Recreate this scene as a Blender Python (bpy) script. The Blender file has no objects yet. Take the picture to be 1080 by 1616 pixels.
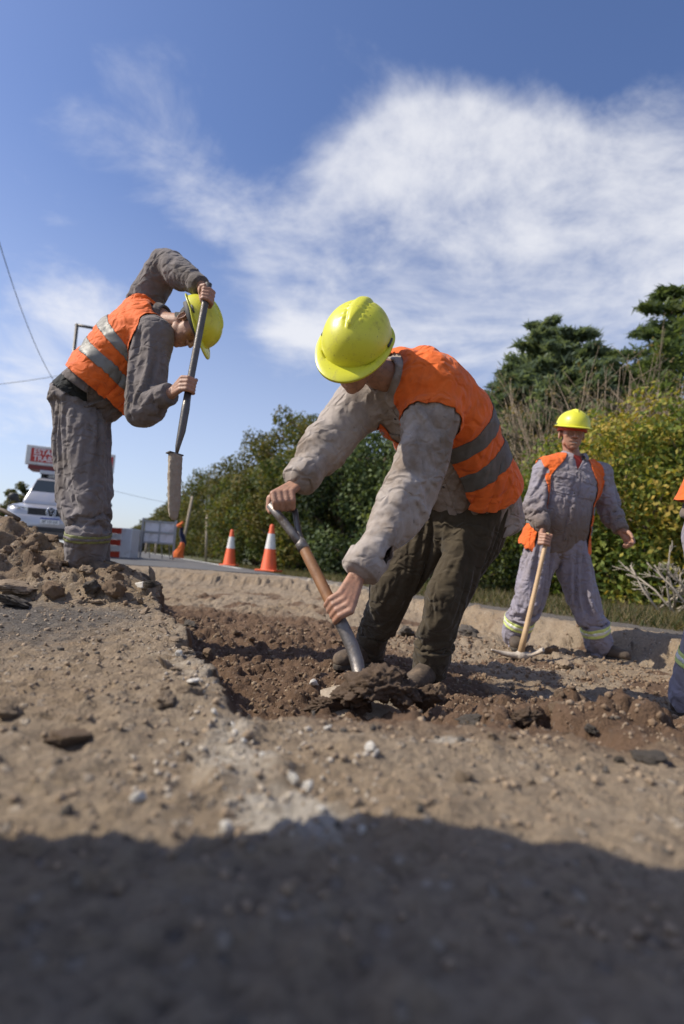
import bpy, bmesh, math, random
import numpy as np
from mathutils import Vector, Matrix
from mathutils.bvhtree import BVHTree

SC = bpy.context.scene
COL = SC.collection
R = math.radians
rng = np.random.default_rng(7)
random.seed(7)

# ------------------------------------------------------------------ camera
FPX = 898.0                                  # focal length in pixels of a 1080 x 1616 frame (20 mm)
PITCH, ROLL, CAM_H = math.atan(81 / FPX), R(4.0), .27
cam_d = bpy.data.cameras.new('camera')
cam = bpy.data.objects.new('camera', cam_d)
COL.objects.link(cam)
cam_d.sensor_width = 36.0
cam_d.lens = 36.0 * FPX / 1616
cam_d.clip_start, cam_d.clip_end = .02, 3000
CAM_M = Matrix.Rotation(math.pi / 2 + PITCH, 3, 'X') @ Matrix.Rotation(ROLL, 3, 'Z')
cam.matrix_world = Matrix.Translation((0, 0, CAM_H)) @ CAM_M.to_4x4()
cam_d.dof.use_dof = True
cam_d.dof.focus_distance = 2.15
cam_d.dof.aperture_fstop = 2.2
SC.camera = cam

# ------------------------------------------------------------------ light
SUN = Vector((-.84, -.05, .82)).normalized()          # direction towards the sun
sun_d = bpy.data.lights.new('sun', 'SUN')
sun_d.energy, sun_d.angle, sun_d.color = 5.0, R(.53), (1.0, .92, .78)
sun = bpy.data.objects.new('sun', sun_d)
COL.objects.link(sun)
sun.rotation_euler = SUN.to_track_quat('Z', 'Y').to_euler()
SC.view_settings.view_transform = 'Standard'
SC.view_settings.look = 'None'
SC.view_settings.exposure = 0.10
SC.view_settings.gamma = 1.0
SC.view_settings.use_curve_mapping = False
SC.render.engine = 'CYCLES'
SC.cycles.max_bounces = 6
SC.cycles.diffuse_bounces = 3
SC.cycles.glossy_bounces = 3
SC.cycles.transmission_bounces = 4
SC.cycles.transparent_max_bounces = 8


def vec(*a):
    return np.array(a, float)


def at(px, py, depth):
    """world point that stands `depth` metres ahead on the line of sight through a photo pixel"""
    d = CAM_M @ Vector(((px - 540) / FPX, -(py - 808) / FPX, -1.0))
    d = d * (depth / d.y)
    return np.array([d.x, d.y, d.z + CAM_H])


def sightline(px, py):
    d = CAM_M @ Vector(((px - 540) / FPX, -(py - 808) / FPX, -1.0))
    return d.normalized()


class NT:
    """tiny helper for node trees"""
    def __init__(s, tree):
        s.t = tree
        s.n, s.l = tree.nodes, tree.links

    def __call__(s, kind, _in=None, **kw):
        nd = s.n.new(kind)
        for k, v in kw.items():
            setattr(nd, k, v)
        for k, v in (_in or {}).items():
            sock = nd.inputs[k]
            if isinstance(v, bpy.types.NodeSocket):
                s.l.new(v, sock)
            else:
                sock.default_value = v
        return nd

    def math(s, op, a, b=0.0, clamp=False):
        nd = s('ShaderNodeMath', {0: a, 1: b}, operation=op)
        nd.use_clamp = clamp
        return nd.outputs[0]

    def mix(s, f, a, b, blend='MIX'):
        nd = s('ShaderNodeMix', data_type='RGBA', blend_type=blend)
        for i, v in ((0, f), (6, a), (7, b)):
            if isinstance(v, bpy.types.NodeSocket):
                s.l.new(v, nd.inputs[i])
            else:
                nd.inputs[i].default_value = v if i == 0 else (*v[:3], 1)
        return nd.outputs[2]

    def ramp(s, f, stops, interp='LINEAR'):
        nd = s('ShaderNodeValToRGB', {0: f})
        cr = nd.color_ramp
        cr.interpolation = interp
        while len(cr.elements) < len(stops):
            cr.elements.new(.5)
        for e, (p, c) in zip(cr.elements, stops):
            e.position = p
            e.color = (*c[:3], 1) if not isinstance(c, (int, float)) else (c, c, c, 1)
        return nd.outputs[0]

    def noise(s, co, scale, detail=4, rough=.55, dist=0.0):
        return s('ShaderNodeTexNoise', {'Vector': co, 'Scale': scale, 'Detail': detail, 'Roughness': rough, 'Distortion': dist}).outputs[0]


# ------------------------------------------------------------------ sky with thin cloud
world = bpy.data.worlds.new('World')
SC.world = world
world.use_nodes = True
wt = world.node_tree
wt.nodes.clear()
W = NT(wt)
sky = W('ShaderNodeTexSky', sky_type='NISHITA', sun_disc=False, sun_elevation=math.asin(SUN.z),
        sun_rotation=math.atan2(SUN.x, SUN.y), air_density=1.0, dust_density=1.1, ozone_density=3.0)
tc = W('ShaderNodeTexCoord').outputs['Generated']
nrm = W('ShaderNodeVectorMath', {0: tc}, operation='NORMALIZE').outputs[0]
sep = W('ShaderNodeSeparateXYZ', {0: nrm}).outputs
zz = W.math('ADD', W.math('MAXIMUM', sep[2], 0.0), .22)
flat = W('ShaderNodeCombineXYZ', {0: W.math('DIVIDE', sep[0], zz), 1: W.math('DIVIDE', sep[1], zz), 2: .37})
mapn = W('ShaderNodeMapping', {'Vector': flat.outputs[0], 'Rotation': (0, 0, R(52)), 'Scale': (1.0, 1.35, 1)})
n1 = W.noise(mapn.outputs[0], 1.5, 7, .62, .8)
n2 = W.noise(flat.outputs[0], 5.5, 6, .65, .5)
cover = None
for px_, py_, sig, wgt in ((690, 235, 4.2, .32), (590, 260, 3.6, .22), (800, 280, 4.6, .34), (570, 350, 5, .30), (680, 330, 5, .26), (610, 430, 4.5, .26), (760, 350, 3.5, .2),
                           (1050, 310, 5, .40), (960, 340, 4, .26), (860, 300, 3.5, .22), (900, 490, 5, .28), (1010, 440, 4.5, .26), (760, 500, 4.5, .26), (640, 520, 5, .24),
                           (510, 520, 4, .18), (290, 110, 4.0, .16), (140, 190, 3.5, .20), (535, 45, 2.2, .14), (345, 345, 3.5, .24), (300, 300, 3, .14),
                           (90, 425, 3.5, .20), (150, 480, 4, .14), (30, 560, 5, .22), (420, 400, 3.5, .2), (60, 640, 5, .2), (430, 580, 4, .15), (480, 450, 4, .18)):
    dv = sightline(px_, py_)
    dt = W('ShaderNodeVectorMath', {0: nrm, 1: dv}, operation='DOT_PRODUCT').outputs['Value']
    k = 1 / (R(sig) ** 2)
    g = W.math('POWER', math.e, W.math('MULTIPLY', W.math('SUBTRACT', dt, 1.0), k))
    g = W.math('MULTIPLY', g, wgt)
    cover = g if cover is None else W.math('ADD', cover, g)
# same broken cloud round the unseen sky, added to whiten the fill light
ahead = W('ShaderNodeVectorMath', {0: nrm, 1: sightline(560, 420)}, operation='DOT_PRODUCT').outputs['Value']
rest = W('ShaderNodeMapRange', {'Value': ahead, 'From Min': math.cos(R(46)), 'From Max': math.cos(R(72)), 'To Min': 0.0, 'To Max': .27}, interpolation_type='SMOOTHSTEP').outputs[0]
cover = W.math('MINIMUM', W.math('ADD', cover, rest), .46)
dens = W.math('ADD', W.math('MULTIPLY', n1, .85), W.math('MULTIPLY', n2, .30))
dens = W.math('ADD', dens, cover)
fac = W('ShaderNodeMapRange', {'Value': dens, 'From Min': .78, 'From Max': 1.17, 'To Min': 0.0, 'To Max': .80}, interpolation_type='SMOOTHSTEP').outputs[0]
skyc = W.mix(1.0, sky.outputs[0], (.96, 1.0, 1.22), 'MULTIPLY')
low = W('ShaderNodeMapRange', {'Value': sep[2], 'From Min': 0.0, 'From Max': .62, 'To Min': 1.0, 'To Max': 0.0}, interpolation_type='SMOOTHSTEP').outputs[0]
skyc = W.mix(W.math('MULTIPLY', low, .38), skyc, (7.6, 7.9, 8.3))
cl = W.mix(fac, skyc, (7.6, 7.6, 7.8))
bg = W('ShaderNodeBackground', {'Color': cl, 'Strength': .118})
out = W('ShaderNodeOutputWorld', {'Surface': bg.outputs[0]})


# ------------------------------------------------------------------ numpy helpers
_perm = np.random.default_rng(3).permutation(256)
_perm = np.concatenate([_perm, _perm, _perm])
_grad = np.random.default_rng(4).normal(size=(256, 3))
_grad /= np.linalg.norm(_grad, axis=1)[:, None]


def perlin(p):
    p = np.asarray(p, float)
    i = np.floor(p).astype(int)
    f = p - i
    u = f * f * f * (f * (f * 6 - 15) + 10)
    i &= 255
    r = 0
    for dx in (0, 1):
        for dy in (0, 1):
            for dz in (0, 1):
                h = _perm[_perm[_perm[i[:, 0] + dx] + i[:, 1] + dy] + i[:, 2] + dz]
                d = (f - (dx, dy, dz)) * _grad[h]
                w = (u[:, 0] if dx else 1 - u[:, 0]) * (u[:, 1] if dy else 1 - u[:, 1]) * (u[:, 2] if dz else 1 - u[:, 2])
                r = r + w * d.sum(1)
    return r * 1.5


def fbm(p, octs=4, gain=.5, lac=2.03):
    a, r, p = 1.0, 0, np.asarray(p, float)
    for _ in range(octs):
        r = r + a * perlin(p)
        p = p * lac + 17.3
        a *= gain
    return r


def ss(a, b, x):
    t = np.clip((x - a) / (b - a), 0, 1)
    return t * t * (3 - 2 * t)


def unit(v):
    v = np.asarray(v, float)
    return v / (np.linalg.norm(v) + 1e-12)


class Geo:
    """collects geometry, becomes one mesh"""
    def __init__(s):
        s.v, s.f, s.n = [], [], 0

    def add(s, V, F):
        s.v.append(np.asarray(V, float))
        s.f += [tuple(int(i) + s.n for i in f) for f in F]
        s.n += len(V)
        return s

    @property
    def V(s):
        return np.concatenate(s.v)

    def ring_tube(s, rings, closed=True, caps=True):
        """rings: list of (m,3) arrays"""
        m = len(rings[0])
        V = np.concatenate(rings)
        F = []
        for k in range(len(rings) - 1):
            for j in range(m if closed else m - 1):
                j2 = (j + 1) % m
                F.append((k * m + j, k * m + j2, (k + 1) * m + j2, (k + 1) * m + j))
        if caps:
            F.append(tuple(range(m))[::-1])
            F.append(tuple((len(rings) - 1) * m + j for j in range(m)))
        return s.add(V, F)

    def tube(s, pts, radii, seg=10, flat=1.0, up=None):
        pts = [np.asarray(p, float) for p in pts]
        if np.isscalar(radii):
            radii = [radii] * len(pts)
        rings = []
        X = None
        for k, p in enumerate(pts):
            t = unit(pts[min(k + 1, len(pts) - 1)] - pts[max(k - 1, 0)])
            if X is None:
                ref = np.asarray(up, float) if up is not None else (vec(0, 0, 1) if abs(t[2]) < .9 else vec(1, 0, 0))
                X = unit(np.cross(ref, t))
            X = unit(X - t * X.dot(t))
            Y = np.cross(t, X)
            a = np.arange(seg) * 2 * math.pi / seg
            rings.append(p + radii[k] * (np.cos(a)[:, None] * X + flat * np.sin(a)[:, None] * Y))
        return s.ring_tube(rings)

    def ball(s, c, r, seg=12, rings=8, axes=None):
        r = np.broadcast_to(np.asarray(r, float), (3,))
        A = np.eye(3) if axes is None else np.asarray(axes, float)
        V = [(0, 0, -1)]
        for k in range(1, rings):
            ph = -math.pi / 2 + math.pi * k / rings
            for j in range(seg):
                th = 2 * math.pi * j / seg
                V.append((math.cos(ph) * math.cos(th), math.cos(ph) * math.sin(th), math.sin(ph)))
        V.append((0, 0, 1))
        V = (np.array(V) * r) @ A + np.asarray(c, float)
        F = []
        for j in range(seg):
            F.append((0, 1 + (j + 1) % seg, 1 + j))
        for k in range(rings - 2):
            for j in range(seg):
                a, b = 1 + k * seg + j, 1 + k * seg + (j + 1) % seg
                F.append((a, b, b + seg, a + seg))
        e = len(V) - 1
        o = 1 + (rings - 2) * seg
        for j in range(seg):
            F.append((o + j, o + (j + 1) % seg, e))
        return s.add(V, F)

    def chain(s, pts, radii, seg=12):
        """rounded limb: tapered tube pieces with balls at the joints (for voxel union)"""
        for k in range(len(pts)):
            s.ball(pts[k], radii[k], seg, 8)
        for k in range(len(pts) - 1):
            s.tube([pts[k], pts[k + 1]], [radii[k], radii[k + 1]], seg)
        return s

    def box(s, lo, hi, M=None):
        V = np.array([(x, y, z) for x in (lo[0], hi[0]) for y in (lo[1], hi[1]) for z in (lo[2], hi[2])], float)
        F = [(0, 1, 3, 2), (4, 6, 7, 5), (0, 4, 5, 1), (2, 3, 7, 6), (0, 2, 6, 4), (1, 5, 7, 3)]
        if M is not None:
            V = V @ np.asarray(M)[:3, :3].T + np.asarray(M)[:3, 3]
        return s.add(V, F)

    def bar(s, a, b, w, h, up=(0, 0, 1)):
        """rectangular bar from a to b"""
        a, b = np.asarray(a, float), np.asarray(b, float)
        t = unit(b - a)
        X = unit(np.cross(t, up))
        Y = np.cross(X, t)
        rings = [p + np.array([-X * w / 2 - Y * h / 2, X * w / 2 - Y * h / 2, X * w / 2 + Y * h / 2, -X * w / 2 + Y * h / 2]) for p in (a, b)]
        return s.ring_tube(rings)

    def lathe(s, prof, seg=24, c=(0, 0, 0), axes=None, caps=False):
        a = np.arange(seg) * 2 * math.pi / seg
        A = np.eye(3) if axes is None else np.asarray(axes, float)
        rings = [(np.stack([r * np.cos(a), r * np.sin(a), np.full(seg, z)], 1)) @ A + np.asarray(c, float) for r, z in prof]
        return s.ring_tube(rings, caps=caps)


def link(name, V, F, mat, parent=None, smooth=True, attr=None, bevel=0.0):
    me = bpy.data.meshes.new(name)
    if isinstance(F, np.ndarray) and F.ndim == 2:
        n, k = F.shape
        me.vertices.add(len(V))
        me.vertices.foreach_set('co', np.ascontiguousarray(V, np.float32).ravel())
        me.loops.add(n * k)
        me.loops.foreach_set('vertex_index', np.ascontiguousarray(F, np.int32).ravel())
        me.polygons.add(n)
        me.polygons.foreach_set('loop_start', np.arange(0, n * k, k, dtype=np.int32))
        me.update(calc_edges=True)
    else:
        me.from_pydata([tuple(v) for v in V], [], F)
        me.update()
    if smooth:
        me.polygons.foreach_set('use_smooth', np.ones(len(me.polygons), bool))
    for an, arr in (attr or {}).items():
        at_ = me.attributes.new(an, 'FLOAT_COLOR', 'POINT')
        at_.data.foreach_set('color', np.ascontiguousarray(arr, np.float32).ravel())
    if mat is not None:
        for m in (mat if isinstance(mat, (list, tuple)) else [mat]):
            me.materials.append(m)
    o = bpy.data.objects.new(name, me)
    COL.objects.link(o)
    if parent is not None:
        o.parent = parent
        pw = parent.matrix_world if parent.parent is None else parent.parent.matrix_world @ parent.matrix_local
        o.matrix_parent_inverse = Matrix.Identity(4)
    if bevel:
        b = o.modifiers.new('bevel', 'BEVEL')
        b.width, b.segments, b.limit_method, b.angle_limit = bevel, 2, 'ANGLE', R(35)
    return o


def geo(name, g, mat, parent=None, smooth=True, bevel=0.0):
    return link(name, g.V, g.f, mat, parent, smooth, bevel=bevel)


def tag(o, label=None, cat=None, group=None, kind=None):
    for k, v in (('label', label), ('category', cat), ('group', group), ('kind', kind)):
        if v:
            o[k] = v
    return o


def thing(name, label, cat, loc=(0, 0, 0), rz=0.0, group=None):
    o = bpy.data.objects.new(name, None)
    o.empty_display_size = .1
    COL.objects.link(o)
    o.location = loc
    o.rotation_euler = (0, 0, rz)
    return tag(o, label, cat, group)


def copy_tree(o, parent=None):
    c = o.copy()
    COL.objects.link(c)
    if parent is not None:
        c.parent = parent
    for ch in [x for x in COL.objects if x.parent == o]:
        copy_tree(ch, c)
    return c


TMP = bpy.data.scenes.new('tmp_scene')                  # bench for modifiers and cloth; removed at the end


def tmp_depsgraph():
    TMP.view_layers[0].update()
    return TMP.view_layers[0].depsgraph


def evaluated(V, F, mods):
    """numpy mesh through a list of (type, settings) modifiers -> V, triangles"""
    me = bpy.data.meshes.new('tmp')
    me.from_pydata([tuple(v) for v in V], [], F if not isinstance(F, np.ndarray) else F.tolist())
    o = bpy.data.objects.new('tmp', me)
    TMP.collection.objects.link(o)
    for ty, st in mods:
        m = o.modifiers.new(ty.lower(), ty)
        for k, v in st.items():
            setattr(m, k, v)
    ev = o.evaluated_get(tmp_depsgraph())
    m2 = ev.to_mesh()
    m2.calc_loop_triangles()
    V2 = np.empty(len(m2.vertices) * 3, np.float32)
    m2.vertices.foreach_get('co', V2)
    T = np.empty(len(m2.loop_triangles) * 3, np.int32)
    m2.loop_triangles.foreach_get('vertices', T)
    V2, T = V2.reshape(-1, 3).astype(float), T.reshape(-1, 3)
    ev.to_mesh_clear()
    bpy.data.objects.remove(o)
    bpy.data.meshes.remove(me)
    return V2, T


def union(g, voxel, smooth=6, dec=0.0):
    mods = [('REMESH', dict(mode='VOXEL', voxel_size=voxel))]
    if smooth:
        mods.append(('SMOOTH', dict(factor=.5, iterations=smooth)))
    if dec:
        mods.append(('DECIMATE', dict(ratio=dec)))
    return evaluated(g.V, g.f, mods)


def normals(V, T):
    a, b, c = V[T[:, 0]], V[T[:, 1]], V[T[:, 2]]
    fn = np.cross(b - a, c - a)
    N = np.zeros_like(V)
    for k in range(3):
        np.add.at(N, T[:, k], fn)
    return N / (np.linalg.norm(N, axis=1)[:, None] + 1e-12)


def relax(V, T, it=3, f=.5):
    E = np.concatenate([T[:, [0, 1]], T[:, [1, 2]], T[:, [2, 0]]])
    E = np.unique(np.sort(E, 1), axis=0)
    cnt = np.bincount(E.ravel(), minlength=len(V)).astype(float)[:, None]
    for _ in range(it):
        S = np.zeros_like(V)
        np.add.at(S, E[:, 0], V[E[:, 1]])
        np.add.at(S, E[:, 1], V[E[:, 0]])
        V = V + f * (S / np.maximum(cnt, 1) - V) * (cnt > 0)
    return V


def clip(V, T, f):
    """part of a triangle mesh where the scalar field f (per vertex) is positive, cut cleanly along f = 0"""
    pos = f > 0
    c = pos[T].sum(1)
    keep = T[c == 3].tolist()
    newV, cache = [], {}
    base = len(V)

    def cutp(i, j):
        k = (i, j) if i < j else (j, i)
        if k not in cache:
            t = f[i] / (f[i] - f[j])
            newV.append(V[i] + t * (V[j] - V[i]))
            cache[k] = base + len(newV) - 1
        return cache[k]
    for a, b, d in T[(c == 1) | (c == 2)].tolist():
        poly = []
        tri = (a, b, d)
        for q in range(3):
            i, j = tri[q], tri[(q + 1) % 3]
            if pos[i]:
                poly.append(i)
            if pos[i] != pos[j]:
                poly.append(cutp(i, j))
        for q in range(1, len(poly) - 1):
            keep.append([poly[0], poly[q], poly[q + 1]])
    V2 = np.concatenate([V, np.array(newV)]) if newV else V
    T2 = np.array(keep, dtype=int).reshape(-1, 3)
    used = np.unique(T2)
    m = np.full(len(V2), -1)
    m[used] = np.arange(len(used))
    return V2[used], m[T2]


def shell(V, T, off, thick=.003, N=None):
    """sheet of cloth lying `off` above a surface"""
    if N is None:
        N = normals(V, T)
    off = np.asarray(off, float)
    o_ = V + N * (off[:, None] if off.ndim else off)
    i_ = o_ - N * thick
    n = len(V)
    E = np.concatenate([T[:, [0, 1]], T[:, [1, 2]], T[:, [2, 0]]])
    key = np.sort(E, 1)
    _, inv, cnt = np.unique(key, axis=0, return_inverse=True, return_counts=True)
    B = E[cnt[inv.ravel()] == 1]
    side = np.concatenate([np.stack([B[:, 1], B[:, 0], B[:, 0] + n], 1), np.stack([B[:, 1], B[:, 0] + n, B[:, 1] + n], 1)])
    return np.concatenate([o_, i_]), np.concatenate([T, T[:, ::-1] + n, side])

# ------------------------------------------------------------------ materials
def newmat(name):
    m = bpy.data.materials.new(name)
    m.use_nodes = True
    m.node_tree.nodes.clear()
    T = NT(m.node_tree)
    p = T('ShaderNodeBsdfPrincipled')
    o = T('ShaderNodeOutputMaterial', {0: p.outputs[0]})
    return m, T, p, o


def bumped(T, p, h, strength, dist=.01):
    b = T('ShaderNodeBump', {'Height': h, 'Strength': strength, 'Distance': dist})
    T.l.new(b.outputs[0], p.inputs['Normal'])


def cloth(name, col, stain, stain_amt=.5, scale=6.0, rough=.9, lowstain=None, spots=0.0, weave=.25, crumple=1.0):
    m, T, p, o = newmat(name)
    co = T('ShaderNodeTexCoord').outputs['Object']
    a = T.noise(co, scale, 5, .65)
    b = T.noise(co, scale * 3.5, 4, .6)
    f = T.math('MULTIPLY', T('ShaderNodeMapRange', {'Value': a, 'From Min': .42, 'From Max': .68}, interpolation_type='SMOOTHSTEP').outputs[0], stain_amt)
    c = T.mix(f, col, stain)
    c = T.mix(T.math('MULTIPLY', T('ShaderNodeMapRange', {'Value': b, 'From Min': .5, 'From Max': .75}).outputs[0], .35), c, [x * .72 for x in stain])
    c = T.mix(T.math('MULTIPLY', T('ShaderNodeMapRange', {'Value': b, 'From Min': .48, 'From Max': .3}).outputs[0], .25), c, [min(1, x * 1.25) for x in col])
    if lowstain:                                        # (z of full stain, z of none, colour) : mud worn into the lower cloth
        z = T('ShaderNodeSeparateXYZ', {0: co}).outputs[2]
        z = T.math('ADD', z, T.math('MULTIPLY', T.math('SUBTRACT', a, .5), .35))
        g = T('ShaderNodeMapRange', {'Value': z, 'From Min': lowstain[0], 'From Max': lowstain[1], 'To Min': .8, 'To Max': 0.0}, interpolation_type='SMOOTHSTEP').outputs[0]
        c = T.mix(g, c, lowstain[2])
    if spots:
        v = T.noise(co, 38.0, 2, .5)
        s = T.math('MULTIPLY', T('ShaderNodeMapRange', {'Value': v, 'From Min': .70, 'From Max': .80}).outputs[0], spots)
        c = T.mix(s, c, (.03, .022, .016))
    T.l.new(c, p.inputs['Base Color'])
    p.inputs['Roughness'].default_value = rough
    p.inputs['Specular IOR Level'].default_value = .2
    p.inputs['Sheen Weight'].default_value = .12
    w = T.noise(co, 420.0, 2, .6)
    k = T.noise(co, 34.0, 3, .5, .8)
    wob = T('ShaderNodeTexNoise', {'Vector': co, 'Scale': 9.0, 'Detail': 2.0})
    co2 = T('ShaderNodeVectorMath', {0: co, 1: T('ShaderNodeVectorMath', {0: wob.outputs['Color'], 1: (.16, .16, .16)}, operation='MULTIPLY').outputs[0]}, operation='ADD').outputs[0]
    mp = T('ShaderNodeMapping', {'Vector': co2, 'Rotation': (.5, .7, .3), 'Scale': (1.0, .55, 1.3)}).outputs[0]
    vo = T('ShaderNodeTexVoronoi', {'Vector': mp, 'Scale': 13.0}, feature='DISTANCE_TO_EDGE').outputs['Distance']
    cr = T('ShaderNodeMapRange', {'Value': vo, 'From Min': 0.0, 'From Max': .30}, interpolation_type='SMOOTHSTEP').outputs[0]
    h = T.math('ADD', T.math('MULTIPLY', w, weave * .16), T.math('MULTIPLY', k, .35))
    h = T.math('ADD', h, T.math('MULTIPLY', cr, crumple))
    bumped(T, p, h, .6, .009)
    return m


def plain(name, col, rough=.6, metal=0.0, var=.25, scale=14.0, dirt=None, dirt_amt=.5, bump=.2, coat=0.0, dirt_scale=None):
    m, T, p, o = newmat(name)
    co = T('ShaderNodeTexCoord').outputs['Object']
    a = T.noise(co, scale, 5, .65)
    c = T.mix(a, [x * (1 - var) for x in col], [min(1, x * (1 + var)) for x in col])
    if dirt:
        d = T.noise(co, dirt_scale or scale * .6, 6, .7, .3)
        f = T.math('MULTIPLY', T('ShaderNodeMapRange', {'Value': d, 'From Min': .48, 'From Max': .7}, interpolation_type='SMOOTHSTEP').outputs[0], dirt_amt)
        c = T.mix(f, c, dirt)
        r = T.math('ADD', T.math('MULTIPLY', f, .4), rough, True)
        T.l.new(r, p.inputs['Roughness'])
    else:
        p.inputs['Roughness'].default_value = rough
    T.l.new(c, p.inputs['Base Color'])
    p.inputs['Metallic'].default_value = metal
    p.inputs['Coat Weight'].default_value = coat
    if bump:
        bumped(T, p, T.noise(co, scale * 5, 4, .6), bump, .004)
    return m


MAT = {}
MAT['shirt_beige'] = cloth('shirt_beige', (.36, .315, .285), (.17, .125, .088), .85, 4.5, spots=.4)
MAT['shirt_lilac'] = cloth('shirt_lilac', (.265, .245, .285), (.19, .155, .13), .55, 4.0, spots=.35, lowstain=(.86, 1.16, (.150, .108, .075)))
MAT['shirt_brown'] = cloth('shirt_brown', (.165, .143, .14), (.085, .068, .055), .8, 4.0, spots=.4)
MAT['trouser_olive'] = cloth('trouser_olive', (.062, .048, .030), (.036, .027, .018), .6, 6.0, spots=.3)
MAT['trouser_lilac'] = cloth('trouser_lilac', (.265, .245, .295), (.21, .17, .145), .5, 5.0, spots=.4)
MAT['trouser_grey'] = cloth('trouser_grey', (.185, .165, .165), (.10, .078, .062), .75, 4.0, spots=.5)
MAT['vest'] = cloth('vest_orange', (.78, .145, .022), (.50, .10, .025), .6, 5.0, .75, weave=.5)
MAT['tee'] = cloth('tee_red', (.5, .07, .05), (.4, .05, .04), .4, 6)
MAT['tshirt_dark'] = cloth('undershirt_dark', (.02, .022, .022), (.012, .012, .012), .3, 6)
MAT['tape'] = plain('reflective_tape', (.185, .178, .16), .55, .1, .2, 30, (.14, .12, .09), .5, .15)
MAT['tape_dirty'] = plain('reflective_tape_shaded', (.105, .10, .088), .6, .05, .25, 30, (.08, .066, .05), .5, .2)  # darker copy of the tape: shade on the digger's bands put into its colour
MAT['lime'] = plain('reflective_lime', (.62, .70, .22), .5, 0, .12, 30, (.35, .33, .16), .4, .1)
MAT['lime_dirty'] = plain('reflective_lime_dirty', (.20, .21, .075), .6, 0, .2, 30, (.12, .10, .06), .5, .1)
MAT['silver'] = plain('reflective_silver', (.72, .72, .68), .4, .2, .1, 30, (.4, .36, .28), .4, .1)
MAT['boot'] = plain('boot_leather', (.075, .055, .040), .8, 0, .45, 24, (.24, .175, .12), .6, .6)
MAT['sole'] = plain('boot_sole', (.045, .038, .032), .85, 0, .3, 30, (.2, .15, .1), .6, .3)
MAT['button'] = plain('button_dark', (.05, .045, .045), .4, 0, .2)
MAT['hair'] = plain('hair_dark', (.018, .014, .012), .6, 0, .5, 120, None, 0, .9)
MAT['teeth'] = plain('teeth', (.55, .50, .42), .35, 0, .08)
MAT['lens'] = plain('black_lens', (.02, .02, .022), .2, 0, .2, 20, None, 0, 0)


def skin_mat(name, col, red):
    m, T, p, o = newmat(name)
    co = T('ShaderNodeTexCoord').outputs['Object']
    a = T.noise(co, 18.0, 5, .65)
    c = T.mix(a, col, red)
    d = T.noise(co, 60.0, 4, .7)
    f = T.math('MULTIPLY', T('ShaderNodeMapRange', {'Value': d, 'From Min': .48, 'From Max': .68}).outputs[0], .6)
    c = T.mix(f, c, [x * .5 for x in col])
    T.l.new(c, p.inputs['Base Color'])
    p.inputs['Roughness'].default_value = .55
    p.inputs['Subsurface Weight'].default_value = .08
    p.inputs['Subsurface Radius'].default_value = (.012, .005, .003)
    p.inputs['Subsurface Scale'].default_value = .5
    bumped(T, p, T.noise(co, 160.0, 4, .6), .3, .003)
    return m


MAT['skin'] = skin_mat('skin_tan', (.36, .205, .135), (.40, .19, .12))


def helmet_mat():
    m, T, p, o = newmat('helmet_yellow')
    co = T('ShaderNodeTexCoord').outputs['Object']
    a = T.noise(co, 9.0, 5, .65)
    c = T.mix(a, (.60, .585, .03), (.70, .685, .055))
    d = T.noise(co, 16.0, 8, .75, .4)
    f = T.math('MULTIPLY', T('ShaderNodeMapRange', {'Value': d, 'From Min': .50, 'From Max': .70}, interpolation_type='SMOOTHSTEP').outputs[0], .6)
    c = T.mix(f, c, (.33, .28, .06))
    e = T.noise(co, 90.0, 5, .7)
    g = T.math('MULTIPLY', T('ShaderNodeMapRange', {'Value': e, 'From Min': .62, 'From Max': .70}).outputs[0], .7)
    c = T.mix(g, c, (.14, .11, .04))
    T.l.new(c, p.inputs['Base Color'])
    r = T.math('ADD', T.math('MULTIPLY', f, .5), .36, True)
    T.l.new(r, p.inputs['Roughness'])
    bumped(T, p, T.noise(co, 70.0, 5, .7), .12, .003)
    return m


MAT['helmet'] = helmet_mat()
MAT['headband'] = plain('headband_grey', (.06, .06, .065), .7)
MAT['cap_red'] = plain('cap_red', (.50, .07, .03), .7)
MAT['wood_handle'] = plain('handle_wood', (.27, .13, .055), .5, 0, .35, 22, (.13, .06, .03), .6, .15)
MAT['wood_pale'] = plain('handle_pale_wood', (.50, .34, .19), .6, 0, .2, 20, (.3, .2, .12), .5, .2)
MAT['wood_dark'] = plain('handle_dark_wood', (.10, .07, .045), .7, 0, .3, 20)
MAT['steel'] = plain('tool_steel', (.22, .20, .185), .48, .7, .35, 26, (.10, .07, .05), .85, .4)
MAT['steel_dark'] = plain('tool_steel_dark', (.12, .11, .10), .42, .6, .3, 26, (.10, .075, .055), .5, .3)
MAT['mud_metal'] = plain('muddy_blade', (.34, .28, .21), .85, 0, .3, 40, (.22, .16, .11), .7, .7)
MAT['iron_dusty'] = plain('dusty_iron', (.46, .40, .33), .75, .2, .3, 30, (.45, .35, .25), .6, .4)
MAT['clod'] = plain('clod_brown', (.19, .128, .080), .95, 0, .35, 30, (.30, .22, .15), .65, .9)
MAT['clod_damp'] = plain('clod_damp', (.130, .086, .056), .95, 0, .4, 26, (.24, .17, .115), .5, 1.0)
MAT['clod_pale'] = plain('clod_tan', (.30, .225, .155), .95, 0, .3, 30, (.18, .13, .09), .55, .9)
MAT['asphalt_lump'] = plain('asphalt_lump', (.075, .066, .058), .9, 0, .5, 60, (.26, .195, .135), .85, .9)
MAT['chalk_dusty'] = plain('dusty_rubble', (.46, .40, .33), .9, 0, .3, 30, (.33, .26, .19), .6, .6)
MAT['chalk'] = plain('white_rubble', (.62, .59, .54), .9, 0, .2, 30, (.4, .32, .24), .5, .6)


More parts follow.
